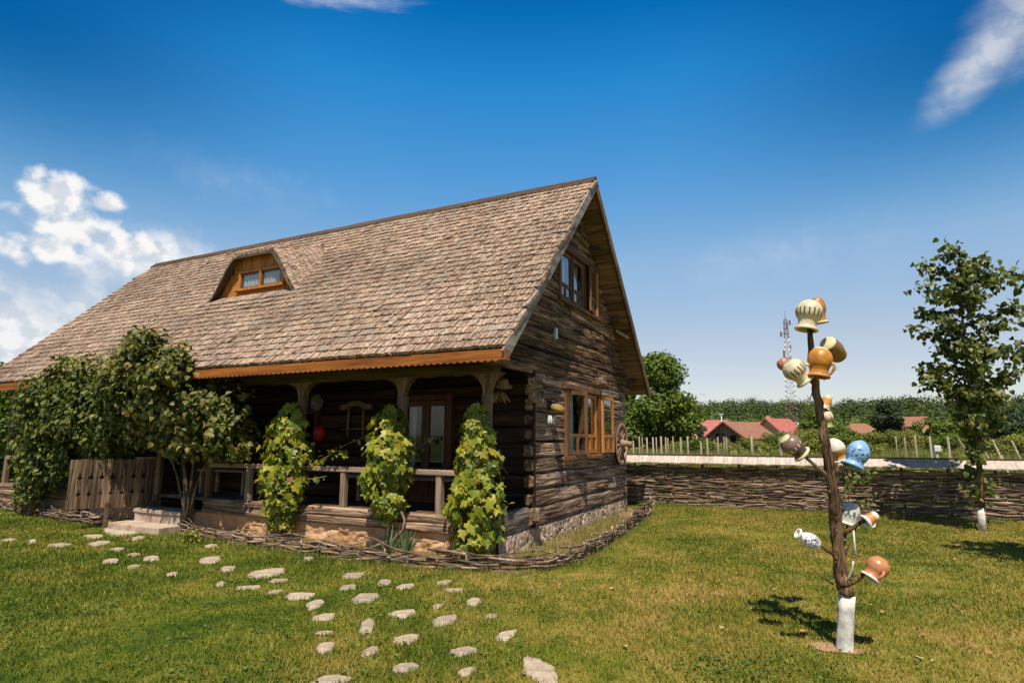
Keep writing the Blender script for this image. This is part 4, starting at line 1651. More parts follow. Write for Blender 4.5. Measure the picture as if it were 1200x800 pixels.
def wattle(mb, path, height, lay, amp, stake_gap, rad, mess=.4, z0=.02, hfun=None, lmin=.9, lmax=2.2):
    step = stake_gap / 3
    P = resample(path, step)
    n = len(P)
    N = []
    for i in range(n):
        d = (P[min(i + 1, n - 1)] - P[max(i - 1, 0)]).normalized()
        N.append(Vector((d.y, -d.x, 0)))
    nl = int(height / lay)
    for L in range(nl):
        i = -random.randint(0, 6)
        while i < n - 3:
            cnt = int(random.uniform(lmin, lmax) / step)
            i0, i1 = max(0, i), min(n - 1, i + cnt)
            if i1 - i0 >= 3:
                ph = L * math.pi + random.uniform(-.3, .3)
                sl = random.uniform(-mess, mess) * .05
                r0 = random.uniform(*rad)
                pts, rr = [], []
                side = random.uniform(-.6, .6) * amp
                for k in range(i0, i1 + 1):
                    hh = height if hfun is None else hfun(k / (n - 1)) * height
                    z = z0 + hh * (L + .5) / nl + sl * (k - (i0 + i1) / 2) * step * 3 + .012 * mess * noise.noise(Vector((k * .5, L * 3.3, 1)))
                    o = amp * math.cos(k * math.pi / 3 + ph) + side + .012 * noise.noise(Vector((k * .4, L * 7.7, 5)))
                    pts.append(P[k] + N[k] * o + Vector((0, 0, max(z, .01))))
                    rr.append(r0 * (1 - .45 * (k - i0) / max(1, i1 - i0)))
                if random.random() < .25:
                    pts[-1] = pts[-1] + N[i1] * random.uniform(.02, .08) + Vector((0, 0, random.uniform(-.02, .05)))
                mb.tube(pts, rr, 5, rough=.15)
            i += cnt - random.randint(0, 3)
    return P, N


def edging(path, label, hfun=None, height=.19):
    o = empty('wattle_edging', (path[0][0], path[0][1], 0), label, 'wattle edging', 'low wattle edging round the planting bed')
    mb = MB()
    P, N = wattle(mb, path, height, .019, .030, .36, (.009, .019), 1.0, hfun=hfun)
    wattle(mb, [(a_ + .02, b_ + .03) for a_, b_ in path], height, .04, .05, .36, (.009, .017), 1.6, hfun=hfun)
    mb.build('weave', MAT['twig'], o)
    for i in range(2, len(P) - 1, 3):
        mb = MB()
        hh = height * (hfun(i / (len(P) - 1)) if hfun else 1)
        q = P[i]
        mb.tube([q + Vector((0, 0, -.05)), q + Vector((random.uniform(-.02, .02), random.uniform(-.02, .02), hh + random.uniform(.02, .06)))], [.017, .014], 6)
        mb.build('stake', MAT['twig'], o)


edging(EDGE_L, 'dark low wattle edging in front of the porch behind the plank gate', height=.17)
edging(EDGE_R, 'long low wattle edging curving round the cottage corner from the steps', hfun=lambda t: .9 + 1.7 * max(0, t - .48), height=.17)

# the tall wattle fence across the back of the garden
fx0, fx1 = -5.5, 15.0
fn = empty('wattle_fence', (2, fence_y(2), 0), 'tall woven wattle fence with a bleached shingled cap along the back of the garden', 'fence')
mb = MB()
wattle(mb, [(fx0, fence_y(fx0)), (4, fence_y(4)), (fx1, fence_y(fx1))], .98, .0155, .034, .42, (.010, .022), .8, z0=0.0, lmin=.8, lmax=2.4)
wattle(mb, [(fx0, fence_y(fx0) + .02), (4, fence_y(4) + .02), (fx1, fence_y(fx1) + .02)], .98, .027, .024, .42, (.012, .02), .5, z0=0.0, lmin=1.2, lmax=2.6)
mb.build('weave', MAT['twig'], fn)
x = fx0 + .2
while x < fx1:
    mb = MB()
    mb.tube([(x, fence_y(x) + .01, -.1), (x + random.uniform(-.02, .02), fence_y(x), 1.14)], [.034, .028], 7, rough=.2)
    mb.build('stake', MAT['bark'], fn)
    x += .84
mb = MB()
x = fx0
while x < fx1:
    w = random.uniform(.07, .13)
    j = random.uniform(-.008, .008)
    fy = fence_y(x)
    l = random.uniform(0, .006)
    vs = [(x, fy - .21, 1.075 + j), (x + w - .004, fy - .21, 1.075 + j), (x + w - .004, fy + .02, 1.245 + l), (x, fy + .02, 1.245 + l)]
    vs += [(a, b + .004, c - .018) for a, b, c in vs]
    mb.add(vs, [(0, 1, 2, 3), (7, 6, 5, 4), (0, 4, 5, 1), (1, 5, 6, 2), (3, 7, 4, 0)])
    vs = [(x, fy + .03, 1.24), (x + w - .004, fy + .03, 1.24), (x + w - .004, fy + .26, 1.08), (x, fy + .26, 1.08)]
    mb.add(vs, [(0, 1, 2, 3), (3, 2, 1, 0)][:1])
    x += w
mb.build('cap', MAT['cap'], fn)
mb = MB()
mb.beam((fx0, fence_y(fx0) + .03, 1.262), (fx1, fence_y(fx1) + .03, 1.262), .07, .025, (0, 1, 0), seg=40, wob=.15)
mb.beam((fx0, fence_y(fx0), 1.12), (fx1, fence_y(fx1), 1.12), .05, .05, (0, 1, 0))
mb.build('ridge_board', MAT['ridge'], fn)

# ================================================================== PLANTS
T_OVAL = (np.array([(0, 0, 0), (-.30, .28, .05), (-.33, .55, .06), (0, 1, -.06), (.33, .55, .06), (.30, .28, .05), (0, .5, 0)], float),
          [(0, 6, 2, 1), (6, 3, 2), (0, 5, 4, 6), (6, 4, 3)])
T_HEART = (np.array([(0, 0, 0), (-.22, -.10, .02), (-.44, .10, .06), (-.42, .42, .08), (0, 1, -.12), (.42, .42, .08), (.44, .10, .06), (.22, -.10, .02), (0, .45, 0)], float),
           [(0, 8, 3, 2, 1), (8, 4, 3), (0, 7, 6, 5, 8), (8, 5, 4)])
T_VINE = (np.array([(0, 0, 0), (-.24, -.14, .03), (-.52, .08, .08), (-.36, .30, .04), (-.60, .58, .06), (-.26, .60, .03), (0, 1.02, -.12),
                    (.26, .60, .03), (.60, .58, .06), (.36, .30, .04), (.52, .08, .08), (.24, -.14, .03), (0, .35, 0)], float),
          [(0, 12, 3, 2, 1), (12, 5, 4, 3), (12, 6, 5), (0, 11, 10, 9, 12), (12, 9, 8, 7), (12, 7, 6)])
T_QUAD = (np.array([(0, 0, 0), (-.42, .5, .1), (0, 1, 0), (.42, .5, .1)], float), [(0, 2, 1), (0, 3, 2)])
T_CLUMP = (np.array([(0, 0, 0), (-.45, .35, .12), (-.2, .9, 0), (.25, 1.0, .1), (.5, .4, -.05)], float), [(0, 3, 2, 1), (0, 4, 3)])


def unit(a):
    return a / np.maximum(np.linalg.norm(a, axis=1, keepdims=True), 1e-9)


def leaves(name, P, Nn, Ax, size, tmpl, mat, parent=None, origin=None, rnd=None):
    tv, tf = tmpl
    n = len(P)
    w = unit(Nn)
    v = Ax - (Ax * w).sum(1, keepdims=True) * w
    v = unit(v)
    u = np.cross(v, w)
    size = np.asarray(size).reshape(-1, 1, 1) if np.ndim(size) else size
    X = P[:, None, :] + size * (tv[None, :, 0:1] * u[:, None, :] + tv[None, :, 1:2] * v[:, None, :] + tv[None, :, 2:3] * w[:, None, :])
    V = X.reshape(-1, 3)
    k = len(tv)
    fl = np.concatenate([np.array(f) for f in tf])
    ft = np.array([len(f) for f in tf])
    loops = (np.arange(n)[:, None] * k + fl[None, :]).ravel()
    st = np.concatenate([[0], np.cumsum(ft)[:-1]])
    starts = (np.arange(n)[:, None] * len(fl) + st[None, :]).ravel()
    if rnd is None:
        rnd = rng.random(n)
    rr = np.repeat(rnd, len(tf))
    return np_mesh(name, V, loops, starts, mat, rr, parent, origin, False)


CLUMP = [None]


def cloud(ells, n, shell=.5, holes=.0, nscale=2.0):
    """points in a union of ellipsoids, denser towards the surface; returns points and outward directions"""
    vol = np.array([e[1][0] * e[1][1] * e[1][2] for e in ells]) ** .75
    pk = rng.choice(len(ells), size=int(n * 1.6), p=vol / vol.sum())
    d = unit(rng.normal(size=(len(pk), 3)))
    r = shell + (1 - shell) * rng.random(len(pk)) ** .6
    r *= 1 + .10 * rng.normal(size=len(pk))
    c = np.array([e[0] for e in ells])[pk]
    s = np.array([e[1] for e in ells])[pk]
    P = c + d * s * r[:, None]
    if holes:
        keep = np.array([noise.noise(Vector(p) * nscale) > -1 + holes for p in P])
        P, d, s, pk = P[keep], d[keep], s[keep], pk[keep]
    CLUMP[0] = pk[:n]
    return P[:n], unit(d / s * s.mean())[:n]


def rand_dir(n, s=1.0):
    return rng.normal(size=(n, 3)) * s


def limb_tree(trunk, limbs, mat, parent, name='trunk'):
    mb = MB()
    for pts, rad in [trunk] + limbs:
        mb.tube(pts, rad, 9 if rad[0] > .03 else 6, rough=.2)
    return mb.build(name, mat, parent)


# ---- grapevines climbing the porch posts
def climber(px, zlo, zhi, wid, n, label, bulge, stem_extra=None, lean=0.0):
    o = empty('grapevine', (px, -.2, 0), label, 'grapevine', 'grapevines on the porch posts')
    P, Nn = [], []
    while len(P) < n:
        t = rng.random()
        z = zlo + (zhi - zlo) * t
        w = wid * np.interp(t, [0, .12, .35, .65, .9, 1], bulge)
        a = rng.uniform(-math.pi, math.pi)
        rr = w * (.5 + .5 * rng.random() ** .5) * (1 + .60 * noise.noise(Vector((px * 3 + math.cos(a) * 1.3, math.sin(a) * 1.3, z * 3.4)))) * (1.25 if rng.random() < .06 else 1)
        x = px + lean * (t - .5) + math.cos(a) * rr
        y = -.24 + math.sin(a) * rr * .75
        if y > .25:
            continue
        P.append((x, y, z))
        Nn.append((math.cos(a), math.sin(a), .25))
    P, Nn = np.array(P), np.array(Nn)
    Nn = unit(Nn) + rand_dir(n, .38) + np.array([0.1, -.35, .25])
    Ax = np.tile([0, 0, -1.0], (n, 1)) + rand_dir(n, .45)
    leaves('leaves', P, Nn, Ax, (.045 + .115 * rng.random(n) ** 1.3), T_VINE, MAT['vine_leaf'], o, rnd=np.clip(rng.random(n) * .86 + (rng.random(n) < .03) * .3, 0, 1))
    mb = MB()
    for k in range(4):
        pts = []
        a = k * 1.7
        for i in range(12):
            t = i / 11
            z = .0 + (zhi - .1) * t
            pts.append((px + lean * (t - .5) + .07 * math.sin(a + t * 7) + .03 * (k - 1.5), -.20 - .05 * math.cos(a + t * 5), z))
        mb.tube(pts, [.018 - .012 * i / 11 for i in range(12)], 6)
    if stem_extra:
        for pts, r in stem_extra:
            mb.tube(pts, r, 6)
    # wandering shoots
    mb.build('stem', MAT['bark_pale'], o)
    return o


climber(-.22, .10, 2.10, .43, 1050, 'broad bright grapevine on the corner post, reaching down to the wattle', [.45, .78, .90, .70, .40, .14])
climber(-1.72, .50, 2.12, .41, 800, 'bushy grapevine on the middle porch post, hanging above the sill beam', [.25, .65, .95, .90, .5, .15],
        [([(-1.60, -.16, .78), (-1.45, -.26, .62), (-1.34, -.30, .50), (-1.36, -.31, .36), (-1.52, -.30, .22), (-1.8, -.3, .12), (-2.0, -.28, .03)], [.010, .016, .02, .021, .021, .022, .024])])
climber(-3.80, .22, 2.18, .45, 950, 'ragged grapevine on the porch post next to the tall shrub', [.35, .6, .8, .85, .6, .2], lean=.12)


def shoot(name, pts, n, label, parent):
    mb = MB()
    mb.tube(pts, [.007] * len(pts), 5)
    mb.build('tendril', MAT['bark_pale'], parent)
    P = []
    for k in range(n):
        t = rng.random() * (len(pts) - 1)
        i = int(t)
        P.append(Vector(pts[i]).lerp(Vector(pts[min(i + 1, len(pts) - 1)]), t - i) + Vector(rng.normal(size=3) * .04))
    P = np.array(P)
    leaves('shoot_leaves', P, rand_dir(n, .5) + np.array([.1, -.7, .5]), np.tile([0, 0, -1.0], (n, 1)) + rand_dir(n, .5), rng.uniform(.04, .09, n), T_VINE, MAT['vine_leaf'], parent)


vines = [o for o in scene.objects if o.name.startswith('grapevine')]
shoot('shoot', [(-3.6, -.15, 1.3), (-3.3, -.18, 1.22), (-3.0, -.15, 1.35), (-2.8, -.12, 1.45), (-2.6, -.1, 1.40)], 34, '', vines[2])
shoot('shoot', [(-2.05, -.1, 1.62), (-2.3, -.08, 1.66), (-2.6, -.06, 1.58), (-2.85, -.05, 1.48)], 8, '', vines[1])
shoot('shoot', [(-3.5, -.2, 1.0), (-3.2, -.22, 1.0), (-2.95, -.2, 1.05)], 12, '', vines[2])
shoot('shoot', [(-1.4, -.1, 1.45), (-1.2, -.12, 1.55), (-1.0, -.08, 1.7)], 7, '', vines[1])

# ---- dense dark shrub before the porch
o = empty('shrub', (-9.9, -.5, 0), 'dense dark green shrub covering the far end of the porch', 'shrub')
ells = [((-10.75, -.50, 2.0), (.66, .45, .72)), ((-10.1, -.70, 2.15), (.85, .5, .78)), ((-9.3, -.75, 2.35), (.85, .5, .85)), ((-8.5, -.75, 2.35), (.75, .5, .9)), ((-7.8, -.7, 2.1), (.6, .5, .75)), ((-10.15, -.95, 2.55), (.6, .25, .33)), ((-9.0, -1.0, 2.85), (.7, .25, .40)),
        ((-10.9, -.45, 1.15), (.50, .4, .85)), ((-10.3, -.5, 1.2), (.55, .42, .7)), ((-9.4, -.4, 1.35), (.8, .4, .5)), ((-8.6, -.4, 1.5), (.6, .4, .5)), ((-11.2, -.40, .55), (.28, .28, .5))]
P, Nn = cloud(ells, 9800, .55, .74, 2.2)
n = len(P)
leaves('foliage', P, Nn * .7 + rand_dir(n, .45) + np.array([.05, -.3, .45]), Nn * .5 + rand_dir(n, .5) + np.array([0, -.1, -.5]), rng.uniform(.075, .125, n), T_OVAL, MAT['shrub_leaf'], o)
limb_tree(([(-10.9, -.4, 0), (-10.85, -.4, .8), (-10.7, -.4, 2.0)], [.04, .035, .02]),
          [([(-10.8, -.42, 0), (-10.3, -.45, 1.0), (-9.8, -.45, 2.0)], [.035, .03, .015]), ([(-8.9, -.38, 0), (-9.0, -.42, 1.0), (-8.7, -.4, 2.0)], [.035, .03, .012]),
           ([(-9.2, -.38, 0), (-9.3, -.42, 1.0), (-9.6, -.4, 2.0)], [.03, .025, .012])], MAT['bark'], o, 'stems')
# light vine tuft by the end post
P, Nn = cloud([((-12.0, -.2, 1.45), (.55, .2, .25)), ((-11.6, -.25, 1.0), (.35, .2, .4))], 230, .3)
n = len(P)
leaves('pale_shoots', P, Nn + rand_dir(n, .5) + np.array([0, -.4, .4]), rand_dir(n, .5) + np.array([0, 0, -.8]), rng.uniform(.06, .12, n), T_VINE, MAT['vine_leaf'], o)

# ---- tall multi-stemmed shrub beside the steps
o = empty('tall_shrub', (-5.75, -.48, 0), 'tall round crowned shrub with bare multiple stems beside the porch steps', 'shrub')
ells = [((-6.45, -1.0, 2.95), (.80, .45, .62)), ((-6.0, -1.0, 2.75), (.75, .4, .5)), ((-7.1, -1.0, 2.75), (.70, .4, .55)), ((-6.2, -.7, 2.35), (1.05, .6, .65)), ((-7.2, -.65, 2.40), (.75, .5, .6)), ((-5.4, -.5, 2.10), (.85, .5, .62)),
        ((-7.0, -.5, 1.85), (.80, .45, .45)), ((-5.9, -.5, 1.75), (.85, .5, .5)), ((-4.95, -.45, 1.65), (.60, .42, .4)), ((-6.7, -1.0, 3.30), (.35, .3, .3))]
P, Nn = cloud(ells, 8200, .5, .76, 1.9)
n = len(P)
leaves('foliage', P, Nn * .7 + rand_dir(n, .45) + np.array([.05, -.35, .45]), Nn * .6 + rand_dir(n, .5) + np.array([0, -.1, -.55]), rng.uniform(.065, .12, n), T_HEART, MAT['lilac_leaf'], o,
       rnd=np.clip(rng.random(n) ** 1.4, 0, 1))
b = Vector((-5.78, -.45, 0))
lm = []
for (tx, ty, tz, r) in [(-6.5, -.7, 2.9, .026), (-5.4, -.6, 2.1, .026), (-6.9, -.7, 2.2, .022), (-5.0, -.55, 1.8, .020), (-6.1, -.7, 2.6, .028), (-5.8, -.6, 2.3, .024), (-6.3, -.3, 2.4, .022)]:
    q = Vector((tx, ty, tz))
    s = b + Vector((random.uniform(-.14, .14), random.uniform(-.08, .08), 0))
    m1 = s.lerp(q, .35) + Vector((-.1 * (tx + 5.8) * .6, 0, .25))
    lm.append(([s, s.lerp(m1, .5) + Vector((0, 0, .06)), m1, m1.lerp(q, .5) + Vector((random.uniform(-.06, .06), 0, .05)), q], [r, r * .9, r * .8, r * .55, r * .25]))
limb_tree(lm[0], lm[1:], MAT['beam_dark'], o, 'stems')

# ---- spiky plant and weeds in the bed
o = empty('yucca', (-1.15, -.52, .03), 'spiky grey green yucca growing between plinth and wattle', 'plant')
mb = MB()
for k in range(26):
    an = rng.uniform(-math.pi, math.pi)
    tl = rng.uniform(.05, .9)
    L = rng.uniform(.32, .52)
    d = Vector((math.cos(an) * tl, math.sin(an) * tl * .5, 1)).normalized()
    s = d.cross(Vector((0, 1, 0.1))).normalized()
    p0 = Vector((-1.15 + (0 if k % 2 else -.28), -.52, .03))
    pm = p0 + d * L * .5
    pe = p0 + d * L + Vector((0, 0, -.05 * tl))
    mb.add([p0 - s * .012, p0 + s * .012, pm + s * .017, pe, pm - s * .017], [(0, 1, 2, 4), (4, 2, 3)])
mb.build('blades', MAT['yucca'], o)

o = empty('leafy_weed', (-4.95, -.98, 0), 'low bright green leafy weed on the grass side of the wattle edging', 'weed')
P, Nn = cloud([((-4.95, -.98, .10), (.16, .12, .11))], 120, .3)
n = len(P)
leaves('foliage', P, Nn + rand_dir(n, .5) + np.array([0, 0, .5]), Nn + rand_dir(n, .4), rng.uniform(.05, .08, n), T_OVAL, MAT['vine_leaf'], o)


def tuft_field(name, pts, hlo, hhi, wid, mat, kind='stuff', lean=.5):
    n = len(pts)
    an = rng.uniform(-math.pi, math.pi, n)
    h = rng.uniform(hlo, hhi, n)
    la = rng.uniform(-math.pi, math.pi, n)
    ll = rng.random(n) * lean * h
    s = np.stack([np.cos(an), np.sin(an), np.zeros(n)], 1) * (wid if np.ndim(wid) == 0 else wid[:, None]) * .5
    top = pts + np.stack([np.cos(la) * ll, np.sin(la) * ll, h], 1)
    V = np.stack([pts - s, pts + s, top], 1).reshape(-1, 3)
    return tag(np_mesh(name, V, np.arange(3 * n), np.arange(n) * 3, mat, rng.random(n)), kind=kind)


# ---- lawn grass: blades, denser near
def stone_mask(x, y):
    r = np.zeros(x.shape, bool)
    for pl in stone_polys:
        cx = sum(p[0] for p in pl) / len(pl)
        cy = sum(p[1] for p in pl) / len(pl)
        rr = max(math.hypot(p[0] - cx, p[1] - cy) for p in pl)
        near = (np.abs(x - cx) < rr) & (np.abs(y - cy) < rr)
        if near.any():
            sh = [(cx + (p[0] - cx) * .94, cy + (p[1] - cy) * .90) for p in pl]
            r[near] |= inside(x[near], y[near], sh)
    return r


NB = 520000
r0, r1 = 2.6, 24.0
u = rng.random(NB)
rr = np.exp(np.log(r0) + u * (np.log(r1) - np.log(r0)))          # density falls with distance
rr = np.where(rng.random(NB) < .35, np.sqrt(r0 ** 2 + u * (16.0 ** 2 - r0 ** 2)), rr)
ang = np.radians(rng.uniform(-54, 54, NB)) + math.pi / 2 + _y
gx, gy = CAM[0] + rr * np.cos(ang), CAM[1] + rr * np.sin(ang)
ok = (gy < 8.02 + .062 * gx) & ~inside(gx, gy, bed_poly) & ~((gx < -.05) & (gx > -13.4) & (gy > 0) & (gy < 6.4)) & (gx > -25) & (gx < 18)
ok &= ~((gx > -7.64) & (gx < -6.13) & (gy > -.78) & (gy < 0.1))
gx, gy, rr = gx[ok], gy[ok], rr[ok]
PB = ground(990, 762)
bare = np.hypot((gx - PB[0] + .12), (gy - PB[1]) * 1.3) < .05 + .17 * rng.random(len(gx))
ok = ~stone_mask(gx, gy) & ~bare
gx, gy, rr = gx[ok], gy[ok], rr[ok]
gp = np.stack([gx, gy, np.full(len(gx), -.004)], 1)
n = len(gp)
hh = np.array([noise.noise(Vector((a * 1.1, b * 1.1, 2.0))) for a, b in zip(gx[::1], gy[::1])]) * .35 + 1
h = rng.uniform(.022, .050, n) * hh
an = rng.uniform(-math.pi, math.pi, n)
la = rng.uniform(-math.pi, math.pi, n)
ll = rng.uniform(.2, 1.1, n) * h
wd = .0045 + .0011 * rr
s = np.stack([np.cos(an) * wd * .5, np.sin(an) * wd * .5, np.zeros(n)], 1)
top_ = gp + np.stack([np.cos(la) * ll, np.sin(la) * ll, h], 1)
V = np.stack([gp - s, gp + s, top_], 1).reshape(-1, 3)
tag(np_mesh('grass', V, np.arange(3 * n), np.arange(n) * 3, MAT['blade'], rng.random(n)), 'short mown grass of the lawn, greener towards the cottage steps', 'grass', kind='stuff')

# clover and small broad weeds in the turf
pts = []
for k in range(150):
    rr_ = math.exp(rng.uniform(math.log(3.6), math.log(13)))
    a_ = math.radians(rng.uniform(-44, 44)) + math.pi / 2 + _y
    cx_, cy_ = CAM[0] + rr_ * math.cos(a_), CAM[1] + rr_ * math.sin(a_)
    w_ = rng.uniform(.08, .32)
    for j in range(int(rng.uniform(15, 60))):
        pts.append((cx_ + rng.normal() * w_, cy_ + rng.normal() * w_, rng.uniform(.018, .04)))
pts = np.array(pts)
ok = (pts[:, 1] < 7.9 + .062 * pts[:, 0]) & ~inside(pts[:, 0], pts[:, 1], bed_poly) & ~((pts[:, 0] < 0) & (pts[:, 0] > -13.4) & (pts[:, 1] > -.8)) & ~stone_mask(pts[:, 0], pts[:, 1])
pts = pts[ok]
k = len(pts)
tag(leaves('clover', pts, rand_dir(k, .3) + np.array([0, 0, 1.0]), rand_dir(k) * np.array([1, 1, .2]), rng.uniform(.016, .036, k), T_HEART, MAT['clover_leaf']),
    'clover and small broad leaved weeds scattered in the lawn', 'clover', kind='stuff')

# sparse dry grass and weeds in the bed by the gable, and along the foot of the wattle
pts = []
for k in range(4200):
    x, y = rng.uniform(.06, .95), rng.uniform(-.5, 6.6)
    pts.append((x, y, .03))
pts = np.array(pts)
pts = pts[inside(pts[:, 0], pts[:, 1], bed_poly)]
keep = np.array([noise.noise(Vector((p[0] * 1.5, p[1] * 1.2, 4))) > -.25 for p in pts])
tag(tuft_field('bed_grass', pts[keep], .05, .15, .010, MAT['weed_leaf']), 'dry grass and weeds in the bed along the gable plinth', 'grass')
pts, rim = [], []
PE = resample(EDGE_R, .12)
for k in range(2600):
    q = PE[rng.integers(0, len(PE))]
    pts.append((q.x + rng.normal() * .05 + (.10 if q.x > .3 else 0), q.y - (.10 if q.x < .7 else 0) + rng.normal() * .05, 0))
for k in range(900):
    pts.append((rng.uniform(-5, .3), rng.uniform(-.55, -.1), .03))
for pl in stone_polys:
    nn_ = len(pl)
    cx_, cy_ = sum(p[0] for p in pl) / nn_, sum(p[1] for p in pl) / nn_
    for i in range(nn_):
        a_, b_ = pl[i], pl[(i + 1) % nn_]
        L_ = math.hypot(a_[0] - b_[0], a_[1] - b_[1])
        for k in range(int(L_ * 70)):
            t = rng.random()
            sc_ = rng.uniform(.93, 1.15)
            rim.append((cx_ + (a_[0] + (b_[0] - a_[0]) * t - cx_) * sc_, cy_ + (a_[1] + (b_[1] - a_[1]) * t - cy_) * sc_, 0.0))
tag(tuft_field('rim_grass', np.array(rim), .025, .065, .011, MAT['blade'], lean=.9), 'longer grass creeping over the rims of the stepping stones', 'grass')
for k in range(5200):
    x = rng.uniform(-1.0, 11.0)
    pts.append((x, fence_y(x) - .06 - abs(rng.normal()) * .10, 0))
tag(tuft_field('edge_grass', np.array(pts), .04, .13, .009, MAT['weed_leaf']), 'longer grass at the foot of the wattle edging', 'grass')

# ---- fallen leaves
spots = [(716, 709 - 20), (880, 712), (905, 690), (1085, 742), (1095, 772), (1078, 770), (1150, 698), (1165, 637), (1188, 632), (1020, 708), (1035, 715), (1120, 655), (1050, 625),
         (735, 757), (925, 700), (1160, 762), (1100, 727), (1140, 650), (845, 735), (945, 738)]
for k, (u_, v_) in enumerate(spots):
    p = ground(u_, v_, .03)
    big = 1.8 if k == len(spots) - 1 else 1.0
    P = np.array([p])
    o = leaves('fallen_leaf', P, np.array([[.2 * rng.normal(), .2 * rng.normal(), 1.0]]), rand_dir(1) * np.array([1, 1, 0]), rng.uniform(.032, .06) * big, T_HEART, MAT['dry_leaf'], None, p)
    tag(o, 'long pale dry leaf lying left of the whitewashed trunk in its shadow' if big > 1 else 'small dry tan leaf fallen on the lawn', 'leaf', 'fallen leaves on the lawn')

# bare earth round the pot tree
mb = MB()
pl = []
for i in range(18):
    a = 2 * math.pi * i / 18
    r = .15 + .06 * noise.noise(Vector((math.cos(a) * 1.7, math.sin(a) * 1.7, 9)))
    pl.append((PB[0] - .07 + r * 1.2 * math.cos(a), PB[1] + r * .8 * math.sin(a), .008))
mb.add(pl + [(PB[0] - .05, PB[1], .016)], [(i, (i + 1) % 18, 18) for i in range(18)], .5)
tag(mb.build('bare_soil', MAT['bare']), kind='structure')

# ================================================================== POT TREE
TS = .64      # thickness of trunk and branches


def TP(u, v, off=0.0):
    return Vector(upright(u, v, PB, off))


pt = empty('pot_tree', PB, 'bare dead tree with whitewashed foot, its cut branches hung with upturned clay pots', 'tree')
mb = MB()
tp = [(992.5, 696, .082), (990, 688, .084), (986, 675, .080), (983, 650, .072), (980, 615, .068), (977, 585, .064), (973, 555, .062), (968, 520, .056), (962, 490, .052),
      (956, 455, .047), (952, 425, .042), (950, 395, .036), (948, 366, .028)]
pts, rad = [], []
for (a, b) in zip(tp[:-1], tp[1:]):
    for k in range(4):
        t = k / 4
        pts.append(TP(a[0] + (b[0] - a[0]) * t + random.uniform(-.9, .9), a[1] + (b[1] - a[1]) * t, .05 * noise.noise(Vector((a[1] * .02, 3, t)))))
        rad.append((a[2] + (b[2] - a[2]) * t) * random.uniform(.95, 1.05) * TS)
pts.append(TP(*tp[-1][:2]))
rad.append(tp[-1][2] * TS)
mb.tube(pts, rad, 14, rough=.34)
for (u, v, r) in [(980, 655, .016), (972, 577, .014)]:
    c = TP(u, v, -.05)
    mb.tube([c, c + Vector((.0, -.03, .015))], [r, r * .55], 8)
mb.build('trunk', MAT['bark'], pt)
mb = MB()
q0, q1 = TP(990, 762), TP(992.5, 697)
mb.tube([q0 + Vector((0, 0, -.05)), q0 + Vector((0, 0, .01)), q0.lerp(q1, .15), q0.lerp(q1, .4), q0.lerp(q1, .7), q1], [.112 * TS, .104 * TS, .098 * TS, .096 * TS, .096 * TS, .098 * TS], 16, rough=.16)
mb.build('whitewashed_base', MAT['whitewash'], pt)
BR = [([(986, 683, 0), (1000, 682, -.02), (1010, 674, -.03), (1019, 666, -.04), (1026, 660, -.04)], .034, .018, 'bark'),
      ([(988, 685, 0), (995, 676, -.06), (999, 666, -.08), (1000, 657, -.08)], .017, .010, 'whitewash'),
      ([(976, 684, 0), (966, 677, -.02), (956, 671, -.03)], .016, .007, 'bark'),
      ([(979, 652, 0), (970, 645, -.03), (958, 636, -.05), (950, 631, -.05)], .02, .010, 'bark'),
      ([(983, 628, 0), (998, 619, -.04), (1010, 611, -.08), (1022, 606, -.1)], .032, .020, 'bark'),
      ([(985, 650, 0), (990, 635, .04), (993, 615, .1), (997, 597, .14)], .018, .012, 'bark_pale'),
      ([(988, 668, 0), (992, 645, .1), (996, 636, .12)], .009, .005, 'bark_pale'),
      ([(974, 562, 0), (960, 549, -.03), (946, 537, -.06), (930, 523, -.07)], .030, .016, 'bark_pale'),
      ([(978, 556, 0), (986, 548, -.03), (995, 543, -.06), (1006, 530, -.08)], .026, .014, 'bark_pale'),
      ([(976, 560, 0), (981, 545, .08), (981, 525, .11)], .024, .014, 'bark'),
      ([(964, 512, 0), (968, 500, .1), (968, 490, .14), (968, 474, .16)], .018, .010, 'bark'),
      ([(955, 452, 0), (950, 446, -.04), (940, 440, -.06), (932, 432, -.06)], .024, .014, 'bark'),
      ([(953, 440, 0), (958, 430, -.10), (960, 420, -.12)], .024, .014, 'bark'),
      ([(952, 428, 0), (965, 422, .14), (974, 411, .18)], .02, .012, 'bark'),
      ([(949, 392, 0), (956, 380, .12), (957, 362, .15)], .018, .010, 'bark'),
      ([(951, 437, 0), (942, 445, .1), (926, 434, .15), (917, 427, .15)], .016, .008, 'bark'),
      ([(956, 447, 0), (949, 468, -.02), (946, 463, -.02)], .008, .004, 'bark'),
      ([(965, 446, -.02), (974, 438, -.03), (983, 430, -.03)], .004, .002, 'bark_pale')]
for pts_, r0_, r1_, mt in BR:
    mb = MB()
    P3 = [TP(*p) for p in pts_]
    mb.tube(P3, [TS * r0_ + TS * (r1_ - r0_) * i / (len(P3) - 1) for i in range(len(P3))], 8, rough=.2)
    mb.build('branch', MAT[mt], pt)


